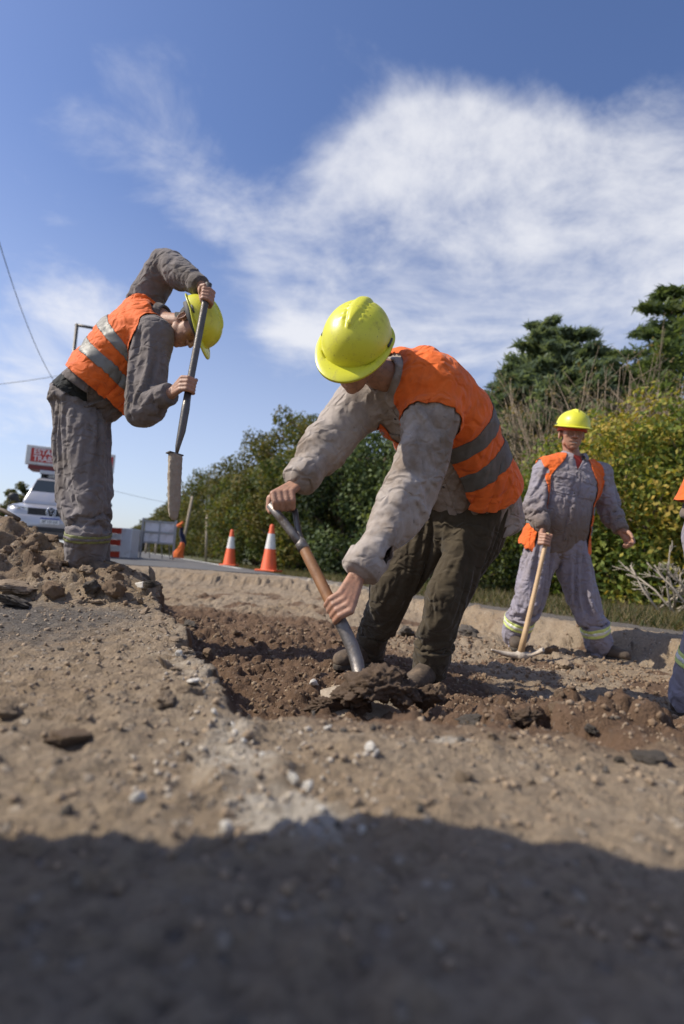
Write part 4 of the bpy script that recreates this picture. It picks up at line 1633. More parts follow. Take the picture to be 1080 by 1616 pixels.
    if looks.get('holes') or looks.get('open_neck') or looks.get('open_hem') or looks.get('hem_clip'):
        md = shirt.modifiers.new('thickness', 'SOLIDIFY')
        md.thickness, md.offset = .003, -1
    N = normals(Vs, Ts)
    t, ph, a, b = sp.param(V0s)
    tl = np.linalg.norm(J['neck'] - J['pelvis'])
    # placket
    plo = looks.get('placket', (-.2, .93))
    V2, T2 = clip(Vs, Ts, np.minimum.reduce([.018 - np.abs(a), np.where(b > .02, 1.0, -1.0), t - plo[0], plo[1] - t]))
    if len(T2) > 20:
        pk = wlink('placket', *shell(V2, T2, .0028, .003), MAT[looks['shirt']], shirt)
        tr = BVHTree.FromPolygons(Vs.tolist(), Ts.tolist())
        for q in np.linspace(max(plo[0], 0), plo[1] - .08, 5):
            c, L_, Fr, T_ = sp.at(q)
            hit_ = tr.ray_cast(Vector(c + Fr * .5), Vector(-Fr))
            if hit_[0] is not None:
                p = np.array(hit_[0]) + np.array(hit_[1]) * .004
                gb = Geo().ball(p, vec(.006, .006, .0025), 10, 6, np.stack([L_, T_, Fr]))
                wgeo('button', gb, MAT['button'], pk)
    # chest pockets with flaps
    for s in (1, -1):
        for nm, lo, hi, wd, off in (('pocket', .50, .70, .058, .003), ('pocket_flap', .665, .725, .060, .0062)):
            V2, T2 = clip(Vs, Ts, np.minimum.reduce([(wd - np.abs(a - s * .088)) * 3, np.where(b > .02, 1.0, -1.0), t - lo, hi - t]))
            if len(T2) > 20:
                wlink(nm, *shell(V2, T2, off + .002 * perlin(V2 * 30), .003), MAT[looks['shirt']], shirt)
    # collar
    cn, L_, Fr, T_ = sp.at(1.0)
    ups = unit(unit(J['head'] - J['neck']) * .6 + T_ * .6)
    Lc = unit(L_ - ups * L_.dot(ups))
    Fc = np.cross(Lc, ups)
    rows = []
    angs = np.radians(np.linspace(-157, 157, 44))
    for rr, zz in ((.078, -.012), (.069, .016), (.070, .036), (.077, .040), (.086, .028), (.098, .006)):
        row = []
        for q in angs:
            front = max(0, -math.cos(q))                   # 1 at the throat
            pt = 1 + .25 * front ** 3 * (rr > .08)
            z = zz - .030 * front ** 2 - (.028 * front ** 4 if rr > .09 else 0)
            row.append(cn + Lc * math.sin(q) * rr * 1.02 * pt - Fc * math.cos(q) * (rr * (.92 if front < .5 else 1.02)) * pt + ups * z + Fc * .012)
        rows.append(np.array(row))
    g = Geo()
    g.ring_tube(rows, closed=False, caps=False)
    Vc = g.V + .0025 * perlin(g.V * 40)[:, None] * ups
    co = wlink('collar', Vc, g.f, MAT[looks['shirt']], shirt)
    md = co.modifiers.new('thickness', 'SOLIDIFY')
    md.thickness, md.offset = .0035, 0
    md = co.modifiers.new('round', 'SUBSURF')
    md.levels = md.render_levels = 1
    # cuffs
    for s in 'LR':
        el, wr = J['el' + s], J['wr' + s]
        cuff = wr + unit(el - wr) * looks.get('cuff' + s, .005)
        ax = unit(cuff - el)
        g = Geo()
        prof = [cuff - ax * .062, cuff - ax * .058, cuff - ax * .03, cuff - ax * .004, cuff + ax * .003, cuff + ax * .001, cuff - ax * .02]
        g.tube(prof, [x * cr for x in (.0475, .0535, .0525, .0510, .048, .041, .037)], 28)
        Vq = g.V
        Vq = Vq + (.0030 * perlin(Vq * 34 + sd) + .002 * perlin(Vq * 70))[:, None] * normals(Vq, np.array([f[:3] for f in g.f if len(f) == 4] + [(f[0], f[2], f[3]) for f in g.f if len(f) == 4]))
        cf = wlink('cuff', Vq, g.f, MAT[looks['shirt']], shirt)
        if looks.get('cuff_button') == s:
            d = unit(looks['cuff_dir'] - ax * np.dot(looks['cuff_dir'], ax))
            p = cuff - ax * .022 + d * .049 * cr
            wgeo('button', Geo().ball(p, vec(.008, .008, .003), 12, 6, np.stack([ax, np.cross(d, ax), d])), MAT['button'], cf)

    # ---- high visibility vest
    v = looks.get('vest')
    if v:
        dist = np.array([tree.find_nearest(Vector(p))[3] for p in V0s])
        sm = relax(dist[:, None] * [[1, 1, 1]], Ts, 4)[:, 0]
        arm = np.minimum(*[np.linalg.norm(V0s - (J['sh' + s] + unit(J['el' + s] - J['sh' + s]) * .035), axis=1) for s in 'LR']) - v.get('armhole', .088)
        opening = v['open'](t) if callable(v['open']) else np.full(len(t), v['open'])
        fr = np.where(b > -.03, (np.abs(a) - opening) * 1.0, 1.0)
        neck = np.linalg.norm((V0s - cn) / 1.0, axis=1) - .088
        hemf = (t - v['hem'](ph)) * tl if callable(v['hem']) else (t - v['hem']) * tl
        f = np.minimum.reduce([hemf, (v.get('reach', .026) - sm) * 2.5, arm, fr, neck])
        base_off = .007 + v.get('loose', .014) * np.exp(-np.maximum(hemf, 0) / .12)
        sw = relax(Vs, Ts, 6)
        Ns = normals(sw, Ts)
        # carry offset and normals through the clip as extra coordinates
        X = np.concatenate([sw * .6 + Vs * .4, Ns, base_off[:, None], t[:, None]], 1)

        def cut(X_, T_, f_):
            return clip(X_, T_, f_)
        Xv, Tv = cut(X, Ts, f)
        Nv = Xv[:, 3:6] / (np.linalg.norm(Xv[:, 3:6], axis=1)[:, None] + 1e-9)
        wav = .004 * perlin(Xv[:, :3] * 11 + sd) + .0035 * (1 - 2 * np.abs(perlin(Xv[:, :3] * (7, 7, 15) + 3 * sd)))
        vest = wlink('safety_vest', *shell(Xv[:, :3], Tv, Xv[:, 6] + wav, .003, Nv), MAT['vest'], root)
        Xw = Xv.copy()
        Xw[:, 6] += wav
        for lo, hi in v['bands']:
            Xb, Tb2 = cut(Xw, Tv, np.minimum(Xw[:, 7] - lo, hi - Xw[:, 7]))
            if len(Tb2):
                Nb = Xb[:, 3:6] / (np.linalg.norm(Xb[:, 3:6], axis=1)[:, None] + 1e-9)
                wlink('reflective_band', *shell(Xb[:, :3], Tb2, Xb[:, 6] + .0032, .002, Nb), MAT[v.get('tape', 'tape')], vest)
    # ---- helmet and boots
    hat, HA = hard_hat(J['head'] + (np.array((0, -.004, looks.get('hatz', .004)))) @ A, A, root, looks.get('hatk', 1.0), looks.get('tip', 4), looks.get('visor', .046), looks.get('headband', 'headband'))
    for s in 'LR':
        boot(J['an' + s], J['toe' + s], J['z' + s], root, k)
    return root, sp, A, hat


MAT['eye'] = plain('eye_white', (.38, .33, .29), .3, 0, .05, 20, None, 0, 0)
MAT['iris'] = plain('eye_dark', (.02, .012, .008), .2, 0, .05, 20, None, 0, 0)


def joints(d):
    J = {}
    for k_, v_ in d.items():
        J[k_] = at(*v_) if isinstance(v_, tuple) and len(v_) == 3 and abs(v_[0]) > 2 else v_
    return J


# --- the man digging, bent over his shovel
JM = joints(dict(pelvis=(738, 785, 2.46), neck=(616, 595, 2.06), head=(563, 556, 1.95), shL=(684, 656, 2.0), shR=(566, 638, 2.19),
                 elL=(640, 790, 1.93), wrL=(566, 905, 1.83), elR=(512, 706, 2.12), wrR=(470, 762, 2.02),
                 hipL=(765, 815, 2.44), hipR=(708, 805, 2.52), knL=(700, 938, 2.36), knR=(614, 920, 2.58), anL=(680, 1050, 2.48), anR=(584, 1022, 2.76)))
JM['mid'] = (JM['pelvis'] + JM['neck']) / 2 + vec(.03, -.02, .07)
JM['face'], JM['up'] = vec(-.26, -.43, -.87), vec(-.12, -.90, .42)
shaft_top, shaft_bot = at(440, 803, 1.965), at(540, 985, 1.78)
sh_ax = unit(shaft_top - shaft_bot)
gL = at(535, 962, 1.785)
gR = at(447, 794, 1.975)
JM['handL'] = ('grip', gL, sh_ax, .0185, -1)
JM['handR'] = ('grip', gR, unit(at(428, 800, 1.965) - at(470, 795, 1.985)), .016, -1)
JM['toeL'], JM['toeR'] = vec(-.5, -.85, 0), vec(-.75, -.65, 0)
JM['zL'], JM['zR'] = JM['anL'][2] - .085, JM['anR'][2] - .085
hole_c = at(606, 893, 1.80)


def torn_cuff(W_):
    el, wr = JM['elL'], JM['wrL']
    ax = unit(wr - el)
    s_ = vec(.78, -.55, .05)
    s_ = unit(s_ - ax * s_.dot(ax))
    r_ = W_ - (wr - ax * .085)
    u, w_ = r_ @ ax, r_ @ np.cross(ax, s_)
    out_ = r_ @ s_
    return np.where(out_ > .01, np.sqrt((u / .046) ** 2 + ((w_ + .005) / .020) ** 2) - 1, 1.0)


digger = person(JM, 'bent worker in yellow helmet and orange vest digging with a shovel', dict(
    shirt='shirt_beige', trousers='trouser_olive', girth=1.14, k=1.04, sleeve=1.10, leg=.98, cuffr=1.30, voxel=.0055, seed=11, hem=-.16, holes=(torn_cuff,), cuff_button='L', ankle=1.4, hempin=.14, grow_leg=(.05, .18), sfold=.010, cloth_voxel=.014,
    cuff_dir=vec(.8, -.6, -.1), hatk=1.05, tip=-7,
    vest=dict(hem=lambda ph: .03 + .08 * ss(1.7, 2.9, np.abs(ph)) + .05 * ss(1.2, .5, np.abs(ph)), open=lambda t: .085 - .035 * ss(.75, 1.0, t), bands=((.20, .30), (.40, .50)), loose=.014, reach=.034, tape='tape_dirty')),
    (JM['pelvis'][0] - .1, JM['pelvis'][1], -.22))

# --- the man with his arm raised, spade in both hands
JL = joints(dict(pelvis=(126, 628, 2.95), neck=(252, 503, 2.9), head=(301, 514, 2.83), shR=(243, 530, 2.76), shL=(222, 486, 3.03),
                 elR=(222, 640, 2.70), wrR=(270, 621, 2.60), elL=(262, 420, 2.98), wrL=(318, 452, 2.80),
                 hipR=(132, 668, 2.86), hipL=(142, 660, 3.03), knR=(144, 775, 2.82), knL=(153, 775, 3.0), anR=(135, 886, 2.88), anL=(143, 884, 3.05)))
JL['mid'] = (JL['pelvis'] + JL['neck']) / 2 + vec(-.02, .0, .035)
JL['face'], JL['up'] = vec(.36, -.16, -.92), vec(.92, -.06, .38)
sp_top, sp_low = at(327, 462, 2.66), at(279, 714, 2.52)
sp_ax = unit(sp_top - sp_low)
JL['handR'] = ('grip', sp_low + sp_ax * (at(296, 610, 2.578)[2] - sp_low[2]) / sp_ax[2], sp_ax, .0165, 1)
JL['handL'] = ('grip', sp_top - sp_ax * .02, sp_ax, .0165, -1)
JL['toeR'], JL['toeL'] = vec(.9, -.4, 0), vec(.95, .1, 0)
JL['zL'], JL['zR'] = JL['anL'][2] - .085, JL['anR'][2] - .085
lifter = person(JL, 'worker standing on the spoil heap with one arm raised, seen from the side', dict(
    shirt='shirt_brown', trousers='trouser_grey', girth=1.08, belly=.04, shirt_belly=.14, k=.98, sleeve=1.2, front_pin=.05, hem_clip=lambda ph: .10 - .24 * ss(1.5, .7, np.abs(ph)), leg=1.14, hipr=1.06, voxel=.0065, seed=23, sfold=.010, hem=-.14, under=(.0, .22), bands=(.60, .70), bandmat='lime_dirty', stripemat='trouser_grey', waist=.06,
    hatk=1.0, tip=-2, vest=dict(hem=lambda ph: .17 + .0 * ph, open=lambda t: .10 - .03 * ss(.8, 1, t), bands=((.33, .43), (.55, .65)), loose=.012, reach=.030)),
    (JL['anR'][0], JL['anR'][1], .16))

# --- the man who leans on a pickaxe and smiles
JR = joints(dict(pelvis=(878, 848, 4.0), neck=(904, 722, 3.97), head=(903, 684, 3.93), shR=(858, 742, 3.95), shL=(944, 746, 3.98),
                 elR=(843, 797, 3.88), wrR=(856, 833, 3.78), elL=(962, 800, 4.0), wrL=(981, 838, 3.90),
                 hipR=(854, 862, 4.0), hipL=(902, 862, 4.0), knR=(832, 935, 3.92), knL=(927, 940, 3.95), anR=(814, 1002, 4.08), anL=(946, 1018, 4.02)))
JR['mid'] = (JR['pelvis'] + JR['neck']) / 2 + vec(-.01, -.02, 0)
JR['face'], JR['up'] = vec(-.12, -.97, -.14), vec(.05, -.1, 1)
pick_top, pick_low = at(864, 846, 3.72), at(822, 1030, 3.62)
JR['handR'] = ('grip', at(862, 853, 3.715), unit(pick_top - pick_low), .017, 1, 10)
JR['handL'] = ('open', vec(.35, -.55, -.75), vec(-.75, -.5, -.1), vec(.3, -.8, .5), 34)
JR['toeR'], JR['toeL'] = vec(-.25, -.95, 0), vec(.72, -.7, 0)
JR['zL'], JR['zR'] = JR['anL'][2] - .085, JR['anR'][2] - .085
smiler = person(JR, 'smiling worker facing the camera with one hand on a pickaxe', dict(
    shirt='shirt_lilac', trousers='trouser_lilac', girth=1.06, belly=.035, k=1.0, sleeve=1.08, leg=1.18, voxel=.0065, seed=37, hem=-.20, bands=(.60, .76), smile=True,
    open_neck=.80, open_hem=.0, placket=(.02, .78), hatk=1.0, tip=2, visor=.034, headband='cap_red',
    vest=dict(hem=-.12, open=lambda t: .165 - .085 * ss(.62, .98, t), bands=((.12, .22), (.34, .44)), loose=.03, reach=.03)),
    (JR['pelvis'][0], JR['pelvis'][1], JR['zL']))

# --- the man at the edge of the picture, most of him outside it
JE = joints(dict(pelvis=(1154, 800, 2.22), neck=(1196, 560, 2.16), head=(1193, 500, 2.10), shR=(1143, 590, 2.02), shL=(1243, 600, 2.28),
                 elR=(1160, 715, 1.92), wrR=(1184, 800, 1.82), elL=(1262, 715, 2.22), wrL=(1232, 800, 2.05),
                 hipR=(1130, 830, 2.16), hipL=(1186, 830, 2.30), knR=(1140, 965, 2.10), knL=(1214, 975, 2.26), anR=(1097, 1098, 2.22), anL=(1216, 1110, 2.42)))
JE['mid'] = (JE['pelvis'] + JE['neck']) / 2 + vec(-.01, 0, 0)
JE['face'], JE['up'] = vec(.8, -.35, -.35), vec(.3, 0, 1)
pole_e = (JE['wrR'] + vec(.07, -.04, -.02), JE['wrL'] + vec(.02, -.07, -.0))
JE['handR'] = ('open', vec(.6, -.2, -.7), vec(0, .9, 0), vec(.5, -.6, .2), 30)
JE['handL'] = ('open', vec(.2, -.4, -.9), vec(-.6, .2, 0), vec(.2, -.9, .2), 30)
JE['toeR'], JE['toeL'] = vec(.8, -.5, 0), vec(.9, -.3, 0)
JE['zL'], JE['zR'] = JE['anL'][2] - .085, JE['anR'][2] - .085
edge = person(JE, 'worker in lilac trousers cut off by the edge of the picture', dict(
    shirt='shirt_lilac', trousers='trouser_lilac', girth=1.0, k=1.0, voxel=.008, body_voxel=.006, sim=False, tfold=.012, seed=51, hem=-.10, bands=(.52, .66), hatk=1.0,
    vest=dict(hem=-.0, open=.09, bands=((.25, .35), (.5, .6)), loose=.03, reach=.03)),
    (JE['pelvis'][0], JE['pelvis'][1], JE['zL']))

# --- the photographer, squatting beside the camera: only the shadow reaches the picture
JP = dict(pelvis=vec(-.98, .24, .42), neck=vec(-.66, .24, 1.02), head=vec(-.60, .23, 1.18), shR=vec(-.66, .04, .96), shL=vec(-.66, .44, .95), elR=vec(-.60, -.04, .68), wrR=vec(-.46, .02, .48),
          elL=vec(-.62, .52, .68), wrL=vec(-.58, .44, .46), hipR=vec(-.95, .13, .40), hipL=vec(-.95, .35, .40), knR=vec(-.62, .06, .46), knL=vec(-.66, .42, .46), anR=vec(-.80, .06, .10), anL=vec(-.84, .42, .10))
JP['mid'] = (JP['pelvis'] + JP['neck']) / 2 + vec(-.06, 0, 0)
JP['face'], JP['up'] = vec(.85, .1, -.4), vec(.3, 0, 1)
JP['handR'] = ('open', vec(.7, .2, -.5), vec(0, .5, -.8), vec(.2, .9, .2), 25)
JP['handL'] = ('open', vec(.7, -.2, -.5), vec(0, -.5, -.8), vec(.2, -.9, .2), 25)
JP['toeR'], JP['toeL'] = vec(1, 0, 0), vec(1, 0, 0)
JP['zL'] = JP['zR'] = .012
person(JP, 'photographer squatting beside the camera whose shadow falls over the near ground', dict(
    shirt='shirt_brown', trousers='trouser_grey', voxel=.012, body_voxel=.009, seed=61, hem=-.1, sim=False), (-.8, .2, .0))

# ------------------------------------------------------------------ tools
def shaft(name, parts, label, cat, base):
    t = thing(name, label, cat, base)
    for nm, g, m in parts:
        wgeo(nm, g, MAT[m], t)
    return t


# the digging man's shovel: crossbar grip, wooden shaft, steel socket, broad blade under the earth
ax = sh_ax
A0, A1 = gR, gL
fork = at(475, 858, 1.93)
up_w = unit(fork - at(540, 985, 1.785))
t = thing('shovel', 'worn wooden shaft shovel pushed into the brown earth by the bent worker', 'shovel', tuple(at(565, 1060, 1.72)))
g = Geo()
cb0, cb1 = at(427, 797, 1.965), at(465, 804, 1.985)
g.tube([cb0, cb1], .013, 14)
wgeo('grip_bar', g, MAT['steel'], t)
for p, mt_, rk in ((cb0, 'steel', 1.15), (cb1, 'steel_dark', .8)):
    g = Geo()
    g.tube([p + (p - (cb0 + cb1) / 2) * .05, p * .72 + fork * .28, p * .3 + fork * .7, fork - up_w * .012], [.012 * rk, .013 * rk, .0135 * rk, .016], 12)
    wgeo('handle_arm', g, MAT[mt_], t)
soc0 = at(481, 868, 1.915)
g = Geo()
g.tube([fork + up_w * .02, fork, soc0], [.0165, .0195, .0205], 18)
V, T = g.V, g.f
wgeo('ferrule', g, MAT['steel'], t)
wood1 = at(531, 968, 1.785)
g = Geo()
g.tube([soc0 + up_w * .01, soc0, wood1, wood1 - up_w * .02], [.0185, .0188, .0185, .018], 18)
wgeo('wooden_shaft', g, MAT['wood_handle'], t)
b0 = at(528, 962, 1.787)
pts = [b0, at(543, 992, 1.772), at(556, 1020, 1.752), at(564, 1046, 1.735), at(567, 1066, 1.705), at(571, 1088, 1.655)]
g = Geo()
g.tube(pts, [.0195, .0205, .021, .021, .0185, .012], 18)
wgeo('socket', g, MAT['steel'], t)
# blade : a dished plate, wide across the picture, its near part loaded with earth
c0 = at(572, 1078, 1.70)
bl_l = unit(vec(.10, -.88, -.42))
bl_w = unit(np.cross(bl_l, vec(0, 0, 1)))
if bl_w[0] < 0:
    bl_w = -bl_w
bl_n = np.cross(bl_w, bl_l)
rows = []
for i in range(11):
    u = i / 10
    wd = .118 * (1 - max(0, u - .55) ** 2 * 3.2)
    rows.append(np.array([c0 + bl_l * (u * .29 - .01) + bl_w * wd * s + bl_n * (.03 * s * s + .012 * (1 - u) - .0) for s in np.linspace(-1, 1, 13)]))
g = Geo()
g.ring_tube(rows, closed=False, caps=False)
bo = wgeo('blade', g, MAT['mud_metal'], t)
md = bo.modifiers.new('thickness', 'SOLIDIFY')
md.thickness = .003

# earth lying on that blade: big damp clods
for px_, py_, D, r, sx, sz, lab in ((600, 1098, 1.585, .082, 1.15, .95, 'largest damp clod heaped on the shovel blade'), (555, 1106, 1.60, .060, 1.1, .85, 'damp clod on the blade right under the shovel socket'),
                                    (640, 1104, 1.60, .062, 1.0, 1.0, 'blocky damp clod on the right of the shovel load'), (600, 1063, 1.66, .042, 1.5, .6, 'flat damp clod topping the shovel load'),
                                    (632, 1070, 1.64, .032, 1.1, .8, 'small damp clod beside the flat one topping the shovel load'), (575, 1082, 1.62, .034, 1.0, .9, 'small damp clod against the shovel socket'),
                                    (520, 1120, 1.62, .05, 1.3, .7, 'low damp clod left of the buried blade corner'), (672, 1112, 1.62, .05, 1.1, .9, 'damp clod fallen off the right side of the shovel')):
    p = at(px_, py_, D)
    o = rock('clod_damp', p - vec(0, 0, r * .05), r * 1.08, lab, None, sx, sz, tilt=.3)

# the raised spade: steel shaft, long narrow blade crusted with soil
t = thing('trenching_spade', 'long narrow spade held upright with its muddy blade clear of the ground', 'spade', tuple(at(275, 820, 2.47)))
g = Geo()
g.tube([sp_top + sp_ax * .05, sp_top, sp_top * .5 + sp_low * .5, at(296, 625, 2.575), at(288, 672, 2.55)], [.0165, .0165, .0165, .0165, .0165], 16)
wgeo('steel_shaft', g, MAT['steel_dark'], t)
g = Geo()
g.tube([at(297, 622, 2.576), at(293, 645, 2.565), at(287, 680, 2.545), at(281, 704, 2.53), at(279, 716, 2.52)], [.0185, .023, .0215, .014, .008], 16, .8)
wgeo('socket', g, MAT['steel_dark'], t)
tr0, tr1 = at(268, 714, 2.50), at(286, 714, 2.56)
b_dn = unit(at(274, 820, 2.47) - at(277, 716, 2.52))
b_w = unit(np.cross(b_dn, vec(.55, 1, 0)))
b_w = unit(vec(.62, .78, 0) - b_dn * np.dot(vec(.62, .78, 0), b_dn))
b_n = np.cross(b_dn, b_w)
bc = at(277, 717, 2.52)
g = Geo()
rings = []
for u, w, th in ((0, .032, .015), (.04, .033, .015), (.16, .032, .014), (.25, .029, .012), (.29, .020, .009), (.305, .009, .006)):
    p = bc + b_dn * u
    rings.append(np.array([p + b_w * w + b_n * th * .6, p + b_w * w * .5 + b_n * th, p - b_w * w * .5 + b_n * th, p - b_w * w + b_n * th * .6,
                           p - b_w * w - b_n * th * .6, p - b_w * w * .5 - b_n * th, p + b_w * w * .5 - b_n * th, p + b_w * w - b_n * th * .6]))
g.ring_tube(rings)
V, T = union(g, .005, 2)
V = V + normals(V, T) * (.0026 * fbm(V * 40, 3))[:, None]
wlink('blade', V, T, MAT['mud_metal'], t)
g = Geo().bar(bc - b_w * .040, bc + b_w * .034, .030, .005, b_dn)
wgeo('foot_tread', g, MAT['steel_dark'], t, smooth=False)

# pickaxe
t = thing('pickaxe', 'pickaxe standing on its dusty iron head with pale wooden handle', 'pickaxe', tuple(pick_low - vec(0, 0, .02)))
g = Geo()
g.tube([pick_top + unit(pick_top - pick_low) * .02, pick_top, pick_top * .6 + pick_low * .4, pick_top * .2 + pick_low * .8, pick_low], [.014, .0175, .0175, .021, .0265], 16, .8)
wgeo('wooden_handle', g, MAT['wood_pale'], t)
g = Geo()
h0 = [p_ + vec(0, 0, .012) for p_ in (at(775, 1028, 3.60), at(792, 1034, 3.62), at(808, 1037, 3.62), at(822, 1038, 3.62), at(836, 1037, 3.62), at(848, 1033, 3.62), at(858, 1028, 3.60))]
g.tube(h0[:5], [.008, .020, .026, .033, .026], 14, .75)
g.tube(h0[3:], [.033, .028, .029, .033], 14, .45, (0, 0, 1))
g.ball(h0[3], vec(.040, .040, .034), 16, 10)
V, T = union(g, .006, 3)
V = V + normals(V, T) * (.0018 * fbm(V * 45, 3))[:, None]
wlink('iron_head', V, T, MAT['iron_dusty'], t)

# old broom on the trench rim, and a bar stuck in the heap
p0, p1 = at(178, 893, 3.02), at(214, 926, 2.78)
t = thing('hand_broom', 'old broom with white block and grey bristles lying over the trench rim', 'broom', tuple(p1))
wgeo('handle', Geo().tube([p0, p1], .012, 12), MAT['wood_pale'], t)
bd = unit(at(238, 922, 2.72) - p1)
wgeo('block', Geo().bar(p1 + bd * .0, p1 + bd * .085, .05, .032), MAT['chalk'], t, smooth=False, bevel=.006)
g = Geo()
for _ in range(160):
    o0 = p1 + bd * .08 + rng.uniform(-.022, .022) * np.cross(bd, (0, 0, 1)) + rng.uniform(-.014, .014) * vec(0, 0, 1)
    g.tube([o0, o0 + bd * rng.uniform(.04, .055) + rng.normal(0, .005, 3)], [.0011, .0007], 4)
br = wgeo('bristles', g, MAT['asphalt_lump'], t)
br['kind'] = 'stuff'
g = Geo().tube([at(-40, 792, 3.1), at(6, 806, 3.05), at(30, 820, 3.0)], .012, 12)
o = geo('tool_handle', g, MAT['wood_dark'])
tag(o, 'dark wooden tool handle sticking out of the top of the spoil heap', 'tool handle')

# ------------------------------------------------------------------ vehicle and road works
MAT['paint_silver'] = plain('silver_paint', (.44, .44, .47), .32, .55, .06, 3, (.36, .32, .27), .35, 0, .3)
MAT['glass_dark'] = plain('vehicle_glass', (.025, .032, .034), .08, 0, .1, 2, None, 0, 0)
MAT['black_plastic'] = plain('black_plastic', (.022, .022, .024), .5, 0, .2, 9, (.12, .10, .08), .3, .1)
MAT['chrome'] = plain('chrome', (.75, .76, .78), .16, .95, .05, 9, None, 0, 0)
MAT['lamp'] = plain('headlamp_glass', (.62, .63, .60), .12, .2, .15, 20, None, 0, 0, .6)
MAT['white_board'] = plain('white_board', (.70, .70, .68), .55, 0, .08, 6, (.45, .40, .34), .5, .05)
MAT['red_board'] = plain('red_board', (.50, .035, .028), .5, 0, .1, 6, (.3, .08, .06), .4, .05)
MAT['dark_red'] = plain('dark_red_paint', (.17, .022, .02), .5, 0, .2, 6)
MAT['blue_print'] = plain('blue_print', (.03, .06, .30), .5, 0, .05, 6, None, 0, 0)
MAT['black_print'] = plain('black_print', (.02, .02, .02), .5, 0, .05, 6, None, 0, 0)
MAT['white_print'] = plain('white_print', (.80, .80, .78), .5, 0, .05, 6, None, 0, 0)
MAT['rubber'] = plain('tyre_rubber', (.025, .025, .025), .85, 0, .3, 12, (.2, .16, .12), .5, .3)
MAT['galv'] = plain('galvanised_steel', (.36, .37, .39), .45, .7, .15, 12, (.3, .26, .22), .4, .1)
MAT['grey_board'] = plain('grey_board_back', (.74, .74, .77), .5, .15, .1, 5, (.36, .33, .29), .6, .05)
MAT['cone'] = plain('cone_orange', (.78, .115, .03), .5, 0, .12, 8, (.35, .12, .06), .5, .05)
MAT['cone_white'] = plain('cone_white', (.72, .70, .67), .45, 0, .1, 10, (.45, .38, .32), .5, .05)
MAT['stripe_red'] = plain('stripe_red', (.52, .05, .02), .5, 0, .1, 8, (.3, .1, .06), .4, .05)
MAT['cloth_orange'] = cloth('cloth_orange', (.80, .19, .05), (.5, .10, .04), .5, 8)
MAT['cloth_navy'] = cloth('cloth_navy', (.025, .03, .07), (.02, .02, .035), .5, 8)
MAT['pole_wood'] = plain('pole_wood', (.34, .28, .21), .9, 0, .25, 5, None, 0, .4)
MAT['cable'] = plain('cable', (.03, .03, .032), .6, 0, .1, 3, None, 0, 0)


def words(name, text, size, mat, parent, loc, rot, depth=.004, sx=1.0, align='CENTER'):
    cu = bpy.data.curves.new(name, 'FONT')
    cu.body, cu.size, cu.extrude = text, size, depth
    cu.align_x, cu.align_y = align, 'CENTER'
    cu.offset = size * .012
    o = bpy.data.objects.new(name, cu)
    COL.objects.link(o)
    me = bpy.data.meshes.new_from_object(o.evaluated_get(bpy.context.evaluated_depsgraph_get()))
    bpy.data.objects.remove(o)
    me.materials.clear()
    me.materials.append(mat)
    o = bpy.data.objects.new(name, me)
    COL.objects.link(o)
    o.parent = parent
    o.location, o.rotation_euler, o.scale = loc, rot, (sx, 1, 1)
    return o


def loft(rings, seg_close=True):
    g = Geo()
    g.ring_tube([np.array(r_, float) for r_ in rings])
    return g


def rrect(y, x, z0, z1, r=.08, n=5):
    """rounded rectangle in the x-z plane, half width x"""
    P = []
    for cx, cz, a0 in ((x - r, z1 - r, 0), (-x + r, z1 - r, 90), (-x + r, z0 + r, 180), (x - r, z0 + r, 270)):
        for i in range(n):
            a = R(a0 + 90 * i / (n - 1))
            P.append((cx + r * math.cos(a), y, cz + r * math.sin(a)))
    return P


